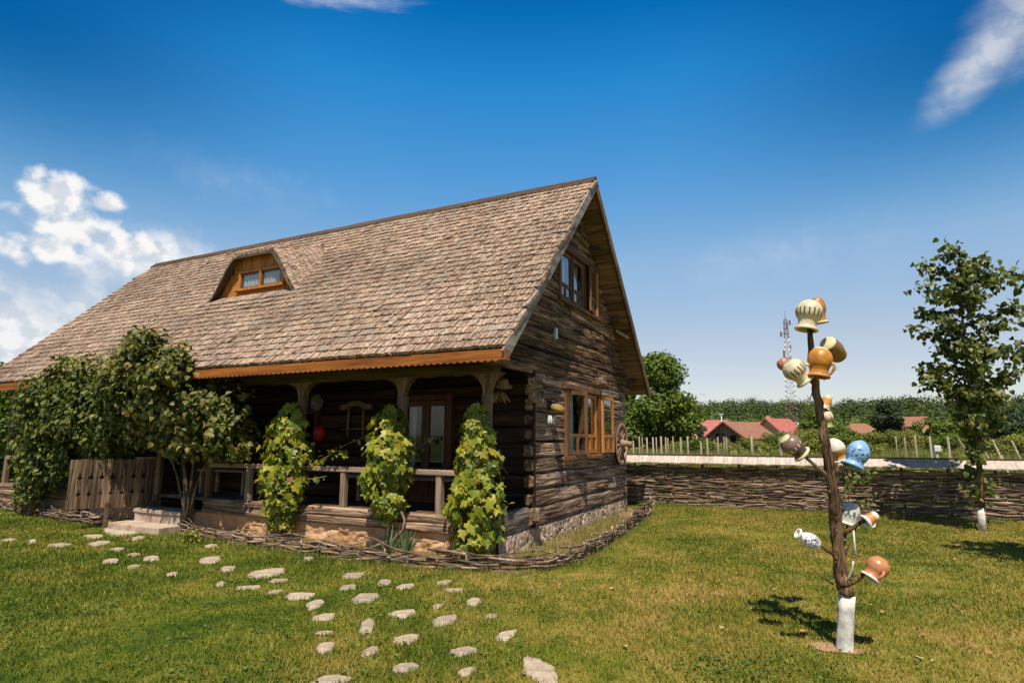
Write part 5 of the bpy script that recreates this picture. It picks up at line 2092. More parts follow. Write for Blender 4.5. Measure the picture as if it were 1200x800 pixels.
def potmat(name, base, h, bands=(), dashes=None, blotch=None, rough=.36, var=.16):
    m, nt = new_mat(name)
    co = nd(nt, 'ShaderNodeTexCoord').outputs['Object']
    sp = nd(nt, 'ShaderNodeSeparateXYZ', {0: co})
    zf = M_(nt, 'DIVIDE', sp.outputs[2], h)
    n = NOISE(nt, co, 22.0, 5.0, .6)
    n2 = NOISE(nt, co, 70.0, 3.0, .6)
    c = RAMP(nt, n, [(.3, tuple(x * (1 - 2 * var) for x in base)), (.7, tuple(min(.9, x * (1 + var)) for x in base))])
    zj = M_(nt, 'ADD', zf, M_(nt, 'MULTIPLY', M_(nt, 'SUBTRACT', n, .5), .05))
    for z0, z1, col in bands:
        k = M_(nt, 'MULTIPLY', M_(nt, 'GREATER_THAN', zj, z0), M_(nt, 'LESS_THAN', zj, z1))
        c = MIX(nt, k, c, col)
    if dashes:
        for (z0, z1, cnt, col, wdt) in dashes:
            an = M_(nt, 'ARCTAN2', sp.outputs[1], sp.outputs[0])
            an = M_(nt, 'ADD', an, M_(nt, 'MULTIPLY', n, .12))
            s = M_(nt, 'GREATER_THAN', M_(nt, 'SINE', M_(nt, 'MULTIPLY', an, cnt)), wdt)
            k = M_(nt, 'MULTIPLY', M_(nt, 'MULTIPLY', M_(nt, 'GREATER_THAN', zj, z0), M_(nt, 'LESS_THAN', zj, z1)), s)
            c = MIX(nt, M_(nt, 'MULTIPLY', k, .92), c, col)
    if blotch:
        col, z0, z1, sc, th = blotch
        nb = NOISE(nt, co, sc, 2.0, .5, 1.2)
        k = M_(nt, 'MULTIPLY', M_(nt, 'MULTIPLY', M_(nt, 'GREATER_THAN', zj, z0), M_(nt, 'LESS_THAN', zj, z1)), M_(nt, 'GREATER_THAN', nb, th))
        c = MIX(nt, k, c, col)
    c = MIX(nt, SMOOTH(nt, n2, .62, .75, 0, .35), c, (.10, .07, .05))
    finish(nt, c, rough, n, .12, .01, spec=.5)
    return m


SHAPES = {
    'jar': [(0, 0), (.46, 0), (.54, .02), (.80, .12), (.96, .27), (1.0, .40), (.92, .54), (.77, .64), (.69, .72), (.67, .86), (.72, .95), (.79, 1.0)],
    'squat': [(0, 0), (.50, 0), (.58, .02), (.83, .12), (.98, .28), (1.0, .42), (.93, .57), (.80, .69), (.75, .80), (.78, .91), (.86, 1.0)],
    'bell': [(0, 0), (.30, 0), (.36, .03), (.62, .10), (.88, .26), (1.0, .46), (.95, .62), (.82, .74), (.77, .82), (.84, .93), (.95, 1.0)],
    'barrel': [(0, 0), (.70, 0), (.78, .03), (.92, .15), (1.0, .40), (1.0, .6), (.90, .82), (.82, .9), (.86, 1.0)],
    'cup': [(0, 0), (.62, 0), (.66, .03), (.72, .2), (.80, .5), (.92, .85), (1.0, 1.0)],
    'vase': [(0, 0), (.55, 0), (.62, .02), (.78, .10), (.95, .25), (1.0, .42), (.90, .60), (.62, .76), (.42, .85), (.40, .90), (.52, .97), (.62, 1.0)],
    'bowl': [(0, 0), (.45, 0), (.52, .03), (.80, .18), (.98, .42), (1.0, .62), (.97, .85), (1.04, 1.0)],
}
PXM = 1 / 156.0


def pot(label, base, mouth, Rpx, off, shape, mat_kw, rim=None, handle=None, foot=None, doff=0.0):
    """upturned pot: base/mouth = pixel ends of its axis, off = distance behind (+) or before (-) the trunk"""
    B, Mo = TP(base[0], base[1], off), TP(mouth[0], mouth[1], off + doff)
    ax = Mo - B
    h = ax.length
    Rm = Rpx * PXM
    e = empty('clay_pot', B, label, 'pot', 'pots hung on the pot tree')
    e.rotation_mode = 'QUATERNION'
    e.rotation_quaternion = ax.to_track_quat('Z', 'Y')
    pr = [(r * Rm, z * h) for r, z in SHAPES[shape]]
    fine = [pr[0], pr[1]]
    P2 = pr[1:]
    for i in range(len(P2) - 1):
        p0 = P2[max(i - 1, 0)]
        p1, p2 = P2[i], P2[i + 1]
        p3 = P2[min(i + 2, len(P2) - 1)]
        for k in (1, 2, 3, 4):
            t = k / 4
            f = lambda a, b, c_, d: .5 * ((2 * b) + (-a + c_) * t + (2 * a - 5 * b + 4 * c_ - d) * t * t + (-a + 3 * b - 3 * c_ + d) * t ** 3)
            fine.append((f(p0[0], p1[0], p2[0], p3[0]), f(p0[1], p1[1], p2[1], p3[1])))
    wall = .008
    inner = [(max(r - wall, .004), z) for r, z in reversed(fine[3:])]
    inner[0] = (fine[-1][0] - .003, h + .003)
    m_ = potmat(label.split(' on ')[0].replace(' ', '_')[:40], h=h, **mat_kw)
    mb = MB()
    mb.lathe(fine + inner + [(0, .02 * h + .01)], 36)
    mb.build('body', m_, e, local=True)
    if rim:
        rr = fine[-1][0]
        mb = MB()
        mb.lathe([(rr - .010, h - .012), (rr + .004, h - .012), (rr + .010, h - .002), (rr + .006, h + .008), (rr - .008, h + .008), (rr - .012, h), (rr - .010, h - .012)], 36)
        mb.build('rim', rim, e, local=True)
    if foot:
        rr = fine[1][0]
        mb = MB()
        mb.lathe([(0, -.008), (rr + .004, -.008), (rr + .012, .0), (rr + .010, .014), (rr - .01, .02)], 30)
        mb.build('foot', foot, e, local=True)
    if handle is not None:
        an, hm, hr = handle
        # direction given in world terms (towards pixel offset), projected on the pot
        inv = e.rotation_quaternion.to_matrix().inverted()
        wd_ = inv @ Vector(RGT * an[0] - UPV * an[1] + FWD * an[2])
        d = Vector((wd_.x, wd_.y, 0)).normalized()
        pts = []
        for k in range(11):
            t = k / 10
            z = h * (.48 + .46 * t)
            rs = np.interp(z, [p[1] for p in fine[1:]], [p[0] for p in fine[1:]])
            r_ = rs - .006 + (.42 * Rm * math.sin(math.pi * t) ** .7)
            pts.append(d * r_ + Vector((0, 0, z)))
        mb = MB()
        mb.tube(pts, [hr] * 11, 8)
        mb.build('handle', hm if hm else m_, e, local=True)
    return e


CREAM, CLAY, ORANGE = (.66, .56, .34), (.42, .17, .06), (.52, .21, .025)
glz_cream = plain('cream_glaze', (.66, .56, .32), .25, .1, 20, .05)
glz_white = plain('white_glaze', (.74, .70, .62), .25, .08, 20, .05)
glz_blue = plain('blue_glaze', (.22, .40, .62), .25, .1, 20, .05)
clay_rim = plain('clay_edge', (.45, .20, .09), .7, .15, 30, .2)
DK = (.035, .022, .014)
pot('cream pot with dark dashes upside down on top of the pot tree', (950, 353), (945, 386), 17, -.02, 'jar', dict(base=CREAM, dashes=[(.30, .56, 17, DK, .55)]), glz_cream)
pot('small orange clay pot tucked behind the topmost cream pot', (956, 349), (963, 378), 10, .16, 'jar', dict(base=(.46, .19, .05), blotch=(DK, .2, .6, 18, .62)), glz_cream)
pot('orange glazed pot with a handle and pale foot at the fork of the pot tree', (962, 409), (959, 441), 15, -.13, 'squat', dict(base=ORANGE, bands=[(.72, .76, (.30, .10, .02))]), clay_rim, ((.8, .3, -.8), None, .011), glz_cream)
pot('olive brown barrel pot with a cream base behind the orange glazed pot', (970, 402), (983, 417), 13, .20, 'barrel', dict(base=(.24, .13, .03)), None, None, glz_cream, .12)
pot('cream pot with dark dashes tilted at the far side of the orange pot', (923, 425), (944, 446), 15, -.07, 'jar', dict(base=CREAM, dashes=[(.26, .62, 16, DK, .5)]), glz_cream, ((.7, -.8, -.4), None, .012))
pot('small pinkish clay pot peeping out behind the tilted cream pot', (914, 421), (926, 436), 9, .16, 'jar', dict(base=(.48, .20, .12)), clay_rim)
pot('small orange and cream cup high behind the leaning trunk', (971, 464), (965, 479), 8, .17, 'cup', dict(base=(.60, .27, .07), bands=[(.0, .22, (.70, .56, .38)), (.74, 1.1, (.72, .60, .42))]))
pot('small cream jar with green neck just under the orange cream cup', (967, 481), (970, 500), 9, .17, 'jar', dict(base=(.66, .54, .36), bands=[(.6, 1.1, (.34, .36, .12))], blotch=((.45, .14, .05), .15, .6, 25, .58)))
pot('grey brown pot with pale lip and striped neck hanging on the lone outward branch', (919, 514), (940, 532), 13.5, -.08, 'jar', dict(base=(.20, .125, .095), dashes=[(.42, .62, 13, (.62, .50, .36), .35)], bands=[(.62, .9, (.06, .035, .025))]), glz_cream, None, glz_cream)
pot('cream and brown pot close behind the trunk beside the blue pot', (974, 514), (984, 539), 13, .14, 'bell', dict(base=(.70, .60, .48), bands=[(.5, 1.1, (.45, .24, .07))]), glz_white)
pot('sky blue pot with dark scribbled flowers and wide lip', (1011, 517), (999, 546), 13.5, -.10, 'bell', dict(base=(.24, .43, .68), blotch=((.02, .035, .09), .36, .84, 48, .55)), glz_blue)
pot('pale grey pot with a dark painted scroll band', (999, 589), (993, 614), 12, .06, 'bowl', dict(base=(.54, .54, .44), bands=[(.58, .62, (.10, .11, .12))], dashes=[(.40, .58, 11, (.06, .07, .09), .1), (.62, .72, 16, (.08, .09, .1), .5)]), glz_white)
pot('white and orange mug with a loop handle on the right fork', (1027, 603), (1014, 611), 8, -.12, 'cup', dict(base=(.72, .66, .56), bands=[(.28, .8, (.62, .20, .06))]), glz_white, ((.4, .9, -.5), glz_white, .008))
pot('white vase painted with blue flowers on the low twig', (959, 639), (935, 625), 9.5, -.07, 'vase', dict(base=(.76, .74, .70), blotch=((.02, .04, .20), .12, .74, 62, .56)), glz_white)
pot('round terracotta jug with a handle and white lip on the lowest branch', (1034, 656), (1020, 677), 13, -.06, 'squat', dict(base=(.50, .21, .09)), glz_white, ((-.5, .6, -.9), None, .011), clay_rim)


# ================================================================== YOUNG TREES
def young_tree(base, H, label, cat, group, limbs, n, leafsize, rw, white=.42, tmpl=T_HEART, lean=(0, 0), seed=1, rt=.055):
    rs = np.random.default_rng(seed)
    b = Vector(base)
    o = empty('young_tree', b, label, cat, group)
    mb = MB()
    pts = [b + Vector((lean[0] * t + .03 * math.sin(t * 7), lean[1] * t, H * t)) for t in np.linspace(white / H, .97, 14)]
    mb.tube(pts, list(np.linspace(rt, rt * .15, 14)), 9, rough=.15)
    P, Ax = [], []
    for (z0, az_, L, rise, dens) in limbs:
        p0 = b + Vector((lean[0] * z0 / H, lean[1] * z0 / H, z0))
        d = Vector((math.cos(az_), math.sin(az_), 0))
        bp = [p0 + d * (L * t) + Vector((0, 0, rise * (t ** .8))) + Vector(rs.normal(size=3) * .03) for t in np.linspace(0, 1, 7)]
        mb.tube(bp, list(np.linspace(.33 * rt, .07 * rt, 7)), 6)
        for k in range(int(dens * n)):
            t = rs.random() ** .7
            i = min(int(t * 6), 5)
            q = bp[i].lerp(bp[i + 1], t * 6 - i) + Vector(rs.normal(size=3) * np.array([rw, rw, rw * .8]))
            P.append(q)
            Ax.append(d * .3 + Vector((0, 0, -1)))
    mb.build('trunk', MAT['bark'], o)
    if white > 0:
        mb = MB()
        mb.tube([b + Vector((0, 0, -.03)), b + Vector((0, 0, white * .5)), b + Vector((lean[0] * white / H, lean[1] * white / H, white + .02))], [rt * 1.36, rt * 1.13, rt * 1.09], 10, rough=.15)
        mb.build('whitewashed_base', MAT['whitewash'], o)
    P = np.array([list(p) for p in P])
    Ax = np.array([list(a) for a in Ax]) + rs.normal(size=(len(P), 3)) * .45
    Nn = rs.normal(size=(len(P), 3)) * .55 + np.array([.2, -.6, .45])
    leaves('crown', P, Nn, Ax, leafsize * rs.uniform(.7, 1.15, len(P)), tmpl, MAT['linden_leaf'], o)
    return o


rs_ = np.random.default_rng(5)
TB = ground(1152, 622)
limbs = []
for k in range(34):
    t = k / 33
    z0 = 1.7 + 3.3 * t
    # crown width by height, widest at two thirds
    L = np.interp(z0, [1.7, 2.2, 2.8, 3.4, 4.2, 4.7, 5.0], [.35, .55, .60, .82, .85, .60, .35]) * rs_.uniform(.75, 1.12)
    limbs.append((z0, k * 2.4 + rs_.uniform(-.3, .3), L, rs_.uniform(.15, .5), .030))
limbs += [(2.4, math.radians(205), .85, .55, .035), (2.6, math.radians(10), 1.0, .35, .04), (1.0, 2.5, .22, .15, .012), (.75, .6, .25, .1, .012), (1.25, 4.2, .25, .2, .014), (.6, 3.6, .15, .15, .010), (1.5, 1.0, .3, .2, .015)]
young_tree(TB, 5.45, 'young large leaved tree with whitewashed foot standing before the wattle fence', 'tree', 'young trees on the lawn', limbs, 3300, .105, .095, .40, lean=(.12, -.05), seed=4)
# its neighbour, only its branch tips reach the picture
limbs = []
for k in range(26):
    t = k / 25
    z0 = 1.5 + 3.0 * t
    limbs.append((z0, k * 2.4, np.interp(z0, [1.5, 3.0, 4.5], [.7, 1.05, .4]), .3, .035))
limbs += [(2.5, math.radians(160), 1.15, .45, .05)]
young_tree((7.45, 2.6, 0), 4.8, 'young tree at the picture edge of which only a few leaves show', 'tree', 'young trees on the lawn', limbs, 2000, .11, .11, .40, seed=9)
SB = ground(1003, 655)
sp_l = [(.55, 2.6, .22, .18, .10), (.72, .2, .30, .15, .14), (.82, 3.6, .25, .12, .12), (.9, 1.2, .28, .2, .12), (1.0, 5.0, .3, .12, .14), (1.1, .4, .35, .05, .14), (1.12, 2.9, .22, .15, .1)]
young_tree(SB, 1.3, 'small sapling with whitewashed stem behind the pot tree', 'tree', 'young trees on the lawn', sp_l, 150, .075, .06, .38, T_OVAL, seed=3, rt=.011)
for o in list(scene.objects):
    if o.name.startswith('young_tree'):
        pass


# ================================================================== BEYOND THE FENCE
def crown_tree(name, base, H, W, label, n, ls, mat, group='trees beyond the fence', low=.12, shape='round', seed=0, cat='tree', dep=None):
    rs = np.random.default_rng(seed + 100)
    b = Vector(base)
    o = empty(name, b, label, cat, group)
    mb = MB()
    mb.tube([b + Vector((0, 0, -.3)), b + Vector((.03 * W, 0, H * .4)), b + Vector((0, 0, H * .85))], [W * .045, W * .032, W * .008], 8, rough=.2)
    dep = dep or W
    ells = []
    m_ = 26 if shape != 'cone' else 22
    for k in range(m_):
        t = rs.random()
        z = H * (low + .06 + (1 - low - .14) * t)
        if shape == 'cone':
            w = .5 * W * (1.05 - t) ** .8
        elif shape == 'low':
            w = .5 * W * (1 - .5 * t ** 2)
        else:
            w = .5 * W * math.sqrt(max(.05, 1 - (1.75 * (t - .42)) ** 2))
        a = rs.uniform(0, 2 * math.pi)
        r = w * rs.uniform(.15, .75)
        s = (.17 if shape != 'cone' else .14) * (W * .5 + H * .5) * rs.uniform(.6, 1.15)
        ells.append(((b.x + r * math.cos(a), b.y + r * math.sin(a) * dep / W, b.z + z), (s, s, s * .8)))
        if k % 3 == 0:
            mb.tube([b + Vector((0, 0, max(.1, z * .55))), Vector(ells[-1][0])], [W * .014, W * .004], 5)
    mb.build('trunk', MAT['bark'], o)
    n, ls = int(n * 2.2), ls * .66
    P, Nn = cloud(ells, n, .45, .6, 3.0 / max(W, 1))
    P[:, 2] = np.maximum(P[:, 2], b.z + .05)
    k = len(P)
    leaves('crown', P, Nn * .8 + rand_dir(k, .5) + np.array([0, -.1, .4]), rand_dir(k, .6) + np.array([0, 0, -.3]), ls * rs.uniform(.6, 1.25, k), T_CLUMP, mat, o)
    return o


def gpt(u, d, z=-.03):
    q = ray(u, 500)
    p = CAM + q * d
    return (p[0], p[1], z)


crown_tree('broad_tree', gpt(772, 44), 8.0, 7.6, 'big bushy green tree behind the far corner of the cottage', 9000, .34, MAT['tree_leaf'], low=.05, seed=1)
crown_tree('broad_tree', gpt(722, 47), 6.6, 5.5, 'green tree half hidden by the cottage gable', 4000, .36, MAT['tree_leaf'], low=.05, seed=2)
crown_tree('broad_tree', gpt(812, 62), 4.9, 3.5, 'small dark tree between the big bushy tree and the red roof', 2200, .34, MAT['dark_leaf'], low=.02, seed=3)
crown_tree('conical_tree', gpt(1041, 68), 6.2, 5.6, 'dark conical tree right of the brown tiled house', 4200, .38, MAT['dark_leaf'], low=.0, shape='cone', seed=4)
crown_tree('broad_tree', gpt(955, 75), 5.2, 5.0, 'rounded green tree behind the pot tree trunk', 2500, .40, MAT['tree_leaf'], low=.0, seed=5)
crown_tree('broad_tree', gpt(983, 82), 3.5, 5.0, 'low green tree beside the brown tiled house', 2000, .40, MAT['tree_leaf'], low=.0, seed=6)
crown_tree('broad_tree', gpt(1090, 75), 4.4, 6.0, 'wide green tree in front of the far brown roof', 2600, .42, MAT['tree_leaf'], low=.0, seed=7)
crown_tree('broad_tree', gpt(1125, 66), 4.6, 7.0, 'green tree behind the young tree crown', 2600, .42, MAT['tree_leaf'], low=.0, seed=8)
crown_tree('broad_tree', gpt(1185, 60), 4.4, 7.0, 'dark green tree at the edge beyond the vineyard posts', 2600, .42, MAT['dark_leaf'], low=.0, seed=9)
crown_tree('broad_tree', gpt(885, 100), 5.2, 6.0, 'yellowish green tree behind the red roofed house', 1800, .45, MAT['bush_leaf'], low=.0, seed=10)
crown_tree('broad_tree', gpt(925, 95), 4.2, 5.5, 'green tree at the foot of the lattice mast', 1800, .45, MAT['tree_leaf'], low=.0, seed=11)
crown_tree('broad_tree', gpt(852, 115), 5.4, 6.0, 'far green tree behind the wooden shed', 1500, .5, MAT['tree_leaf'], low=.0, seed=12)
crown_tree('broad_tree', (-21.0, 2.9, 0), 4.2, 4.4, 'green tree beyond the far end of the porch', 4200, .20, MAT['tree_leaf'], low=.0, seed=13)
crown_tree('broad_tree', (-25.0, 6.2, 0), 5.2, 4.5, 'tall tree whose top shows over the eaves beyond the cottage', 3000, .24, MAT['tree_leaf'], low=.0, seed=14)
BUSH = [(815, 32, 1.75, 3.2), (845, 36, 1.5, 3.4), (880, 34, 1.65, 3.6), (905, 42, 2.0, 4.2), (932, 36, 2.0, 3.6), (958, 33, 2.1, 3.6), (985, 38, 1.9, 4.2), (1015, 32, 1.55, 3.2),
        (948, 52, 2.9, 4.8), (990, 54, 2.4, 5.2), (1020, 50, 2.1, 5.0), (1065, 46, 2.4, 5.6), (1105, 44, 2.0, 5.0), (1150, 30, 1.75, 3.6), (1180, 27, 1.9, 3.6), (1198, 34, 2.3, 4.0), (790, 40, 1.4, 3.0)]
for k, (u_, d_, H_, W_) in enumerate(BUSH):
    crown_tree('bush', gpt(u_, d_), H_, W_, 'rounded pale green bush in the rough field beyond the wattle fence', 2800, .07 + d_ * .0022, MAT['bush_leaf' if k % 3 else 'tree_leaf'], 'bushes in the field beyond the fence', 0.0, 'low', 30 + k, 'bush')

# tall grass and weeds of the rough field
N = 110000
uu = rng.uniform(690, 1240, N)
dd = np.exp(rng.uniform(np.log(17), np.log(70), N))
pp = np.array([CAM + ray(a, 500) * b for a, b in zip(uu, dd)])
pp[:, 2] = -.03
ok = pp[:, 1] > fence_y(pp[:, 0]) + .6
pp, dd = pp[ok], dd[ok]
tg = tuft_field('tall_grass', pp, .45, 1.30, .010 + .0014 * dd, MAT['weed_leaf'], lean=.5)
tag(tg, 'tall weedy grass of the rough field beyond the wattle fence', 'grass')
N = 9000
uu = rng.uniform(690, 1240, N)
dd = np.exp(rng.uniform(np.log(16.5), np.log(40), N))
pp = np.array([CAM + ray(a, 500) * b for a, b in zip(uu, dd)])
pp[:, 2] = rng.uniform(.2, 1.15, N) * (.7 + .6 * np.array([noise.noise(Vector((p[0] * .35, p[1] * .35, 3))) for p in pp]))
ok = pp[:, 1] > fence_y(pp[:, 0]) + .5
pp = pp[ok]
k = len(pp)
wd_ = leaves('weeds', pp, rand_dir(k, .6) + np.array([0, -.3, .6]), rand_dir(k, .6) + np.array([0, 0, .6]), rng.uniform(.10, .22, k), T_CLUMP, MAT['weed_leaf'])
tag(wd_, 'leafy weeds among the tall grass of the field', 'weeds', kind='stuff')

# field stakes
STK = [(742, 516, 18, 3), (749, 511, 20, 3), (752.5, 512, 24, 2), (758, 512.5, 19, 2.6), (765, 512, 17.5, 2.6), (769, 512, 26, 2), (774.5, 511, 17, 3.2), (780, 512, 28, 2), (782.5, 513, 27, 2),
       (788.5, 511, 30, 2), (797.5, 512, 22, 3.2), (805.5, 511, 26, 3), (821, 517, 18, 3.4), (828.5, 513, 18, 3.2), (841, 512, 28, 2.4), (848, 511.5, 30, 2), (851, 512, 32, 2), (880.5, 510.5, 22, 4),
       (914, 512, 17, 5), (1049.5, 511, 30, 2.4), (1060, 512, 24, 2.6), (1072, 509.5, 17.5, 3.4), (1089.5, 511, 18, 3.2), (1110.5, 511, 17, 4)]
SLANT = [((1123, 514), (1136, 533), 17), ((1151, 521), (1157.5, 536), 17), ((1163, 515), (1173, 536), 17), ((1185.5, 516), (1195, 536), 17)]
stk0 = None
for (u_, v_, d_, w_) in STK:
    t_ = Vector(at(u_, v_, d_))
    Hs = t_.z + .05
    r_ = w_ * d_ / FOC * .38
    mb = MB()
    mb.tube([(t_.x + random.uniform(-.03, .03), t_.y, -.1), (t_.x, t_.y, Hs * .5), (t_.x, t_.y, t_.z)], [r_, r_ * .95, r_ * .85], 7, rough=.15)
    o = mb.build('wooden_stake', MAT['stake'], None, (t_.x, t_.y, -.03))
    tag(o, 'upright pale wooden stake in the rough field beyond the fence', 'stake', 'stakes in the field beyond the fence')
for (a, b, d_) in SLANT:
    p1 = Vector(at(a[0], a[1], d_))
    p2 = Vector(at(b[0], b[1], d_ - .5))
    p3 = p2 + (p2 - p1) * ((p2.z + .05) / max(.1, p1.z - p2.z))
    mb = MB()
    mb.tube([p3, p2, p1], [.028, .027, .024], 7, rough=.15)
    o = mb.build('leaning_stake', MAT['stake'], None, p3)
    tag(o, 'leaning pale stake among the vines behind the young tree', 'stake', 'leaning stakes behind the young tree')
# white box among the posts
c_ = Vector(at(1097.5, 525.5, 19))
mb = MB()
mb.beam(c_ - Vector((.09, .03, 0)), c_ + Vector((.09, .03, 0)), .16, .20, (0, 1, 0), bev=.02)
mb.beam((c_.x, c_.y, -.05), (c_.x, c_.y, c_.z - .1), .05, .05, (1, 0, 0))
o = mb.build('post_box', MAT['white'], None, (c_.x, c_.y, -.03))
tag(o, 'small white box on a post between the vineyard stakes', 'box')

# ---- far houses
MAT['roof_red'] = wood('red_roof_tile', (.30, .085, .07), (.46, .17, .14), 'X', .4, .8, .1, .2)
MAT['roof_brown'] = wood('brown_roof_tile', (.20, .09, .06), (.34, .17, .11), 'X', .4, .8, .1, .2)
MAT['wall_tan'] = plain('tan_render', (.42, .29, .17), .9, .1, 2)
MAT['wall_wood'] = wood('shed_boards', (.14, .08, .045), (.34, .22, .13), 'Z', .5, .85, .1, .2)
MAT['wall_orange'] = plain('orange_render', (.55, .30, .16), .9, .08, 2)


def house(center, yaw, L, Wd, eave, ridge, roofm, wallm, label, cat='house', group=None, hip=False, win=(), chimney=None, porch=False):
    """box house; local x along the ridge"""
    o = empty('house' if cat == 'house' else 'shed', center, label, cat, group)
    mx = Matrix.Translation(Vector(center)) @ Matrix.Rotation(yaw, 4, 'Z')
    mb = MB()

    def T(p):
        return mx @ Vector(p)
    l, w = L / 2, Wd / 2
    vs = [T(p) for p in [(-l, -w, -1), (l, -w, -1), (l, w, -1), (-l, w, -1), (-l, -w, eave), (l, -w, eave), (l, w, eave), (-l, w, eave)]]
    fs = [(0, 1, 5, 4), (1, 2, 6, 5), (2, 3, 7, 6), (3, 0, 4, 7)]
    if not hip:
        vs += [T((-l, 0, ridge - .05)), T((l, 0, ridge - .05))]
        fs += [(4, 8, 7), (5, 6, 9)]
    mb.add(vs, fs, .5)
    mb.build('wall', wallm, o)
    mb = MB()
    e = .45
    sl = (ridge - eave) / w
    hx = l * .55 if hip else l + e
    for s in (-1, 1):
        a = [T((-l - e, s * (w + e), eave - sl * e)), T((l + e, s * (w + e), eave - sl * e)), T((hx, 0, ridge)), T((-hx, 0, ridge))]
        mb.add(a + [p - Vector((0, 0, .15)) for p in a], [(0, 1, 2, 3) if s < 0 else (3, 2, 1, 0), (7, 6, 5, 4), (0, 4, 5, 1), (1, 5, 6, 2), (2, 6, 7, 3), (3, 7, 4, 0)], .5)
    if hip:
        for s in (-1, 1):
            a = [T((s * (l + e), -w - e, eave - sl * e)), T((s * (l + e), w + e, eave - sl * e)), T((s * hx, 0, ridge))]
            mb.add(a, [(0, 1, 2) if s > 0 else (2, 1, 0)], .5)
    rf = mb.build('roof', roofm, o)
    if chimney:
        mb = MB()
        c = T((chimney, 0, ridge - .4))
        mb.box((c.x - .3, c.y - .3, c.z), (c.x + .3, c.y + .3, c.z + 1.3))
        mb.build('chimney', MAT['wall_orange'], rf)
    for (side, x, z0, ww, hh) in win:
        mb = MB()
        y_ = -w - .04
        if side == 'front':
            a = [T((x - ww / 2, y_, z0)), T((x + ww / 2, y_, z0)), T((x + ww / 2, y_, z0 + hh)), T((x - ww / 2, y_, z0 + hh))]
        else:
            xx_ = -l - .04 if side == 'west' else l + .04
            a = [T((xx_, x + ww / 2, z0)), T((xx_, x - ww / 2, z0)), T((xx_, x - ww / 2, z0 + hh)), T((xx_, x + ww / 2, z0 + hh))]
        mb.add(a, [(0, 1, 2, 3)], .5)
        mb.build('window', MAT['dark'], o)
    return o


def hp(u, d):
    p = gpt(u, d, 0)
    return (p[0], p[1], 0.0)


house(hp(868, 68), R(-112), 7.0, 4.3, 2.1, 3.65, MAT['roof_brown'], MAT['wall_wood'], 'brown wooden shed with a pitched roof and gable towards the garden', 'shed', None, False, [('east', -.6, 1.3, 1.1, 1.0), ('east', .9, .9, .7, 1.2)])
house(hp(893, 88), R(24), 8.0, 6.0, 1.8, 4.2, MAT['roof_red'], MAT['wall_orange'], 'house with a bright red tiled roof behind the wooden shed', 'house', 'houses beyond the field', False, [('front', 2.5, .4, 1.0, 1.1)], 1.0)
house(hp(912, 84), R(60), 5.0, 4.6, 2.6, 4.6, MAT['roof_red'], MAT['wall_orange'], 'red roofed wing with orange gable at the end of the red house', 'house', 'houses beyond the field', False, [('west', 0, 1.0, 1.0, 1.1)])
house(hp(829, 95), R(12), 5.5, 6.0, 2.4, 4.7, MAT['roof_red'], MAT['wall_orange'], 'house with a red roof half hidden by the big bushy tree', 'house', 'houses beyond the field', False, [], -2.0)
house(hp(1006, 118), R(20), 5.2, 4.4, 3.3, 4.9, MAT['roof_brown'], MAT['wall_orange'], 'house with a brown hipped roof left of the conical tree', 'house', 'houses beyond the field', True, [('front', -1.0, 1.8, 1.0, 1.1)])
house(hp(1070, 118), R(-30), 4.6, 4.4, 4.7, 6.3, MAT['roof_brown'], MAT['wall_orange'], 'house with a brown roof right of the conical tree', 'house', 'houses beyond the field', False, [('front', .8, 3.2, 1.0, 1.1)])
house(hp(802, 56), R(10), 1.3, 1.2, 1.6, 2.2, MAT['wall_orange'], MAT['wall_orange'], 'small orange hut at the foot of the big bushy tree', 'shed')

# ---- lattice mast
MAT['mast_w'] = plain('mast_white', (.62, .62, .62), .5, .05)
MAT['mast_r'] = plain('mast_dark', (.16, .10, .09), .5, .05)
mbase = Vector(hp(929, 120))
mt = empty('lattice_mast', mbase, 'tall slender steel lattice mast with antennas rising behind the houses', 'mast')
seg_z = [0, 6.0, 9.5, 13, 16.5, 20, 23.2, 26.2]
seg_w = [2.1, 2.0, 1.75, 1.5, 1.2, .95, .8, .55]
xoff = [0, 0, -.12, -.25, -.4, -.55, -.75, -1.0]
NSEG = 26
for k in range(NSEG):
    za, zb_ = 26.2 * k / NSEG, 26.2 * (k + 1) / NSEG
    wa, wb = np.interp(za, seg_z, seg_w) / 2, np.interp(zb_, seg_z, seg_w) / 2
    band = int(za / 4.4)
    if k == 0 or band != int(26.2 * (k - 1) / NSEG / 4.4):
        if k:
            m_.build('lattice_section', MAT['mast_w'] if (band - 1) % 2 == 0 else MAT['mast_r'], mt)
        m_ = MB()
    th = .085 if za > 6 else .10
    ca = [mbase + Vector((sx * wa, sy * wa, za)) for sx, sy in ((-1, -1), (1, -1), (1, 1), (-1, 1))]
    cb = [mbase + Vector((sx * wb, sy * wb, zb_)) for sx, sy in ((-1, -1), (1, -1), (1, 1), (-1, 1))]
    for i in range(4):
        j = (i + 1) % 4
        m_.tube([ca[i], cb[i]], th, 5)
        m_.tube([ca[i], cb[j]] if k % 2 else [ca[j], cb[i]], th * .6, 4)
        m_.tube([cb[i], cb[j]], th * .6, 4)
m_.build('lattice_section', MAT['mast_w'] if band % 2 == 0 else MAT['mast_r'], mt)
mb = MB()
for (z, a, s) in [(15.8, 0, .9), (16.8, 2.2, .7), (19.0, 4.0, .7), (20.5, 1.0, .6), (23.2, 3.1, .5), (24.5, 5.0, .5), (25.6, .7, .5)]:
    p = mbase + Vector((math.cos(a) * 1.0, math.sin(a) * 1.0, z))
    mb.box((p.x - .18, p.y - .12, p.z - s), (p.x + .18, p.y + .12, p.z + s))
    mb.tube([mbase + Vector((0, 0, z)), p], .05, 4)
mb.tube([mbase + Vector((0, 0, 26.2)), mbase + Vector((0, 0, 28.0))], .05, 5)
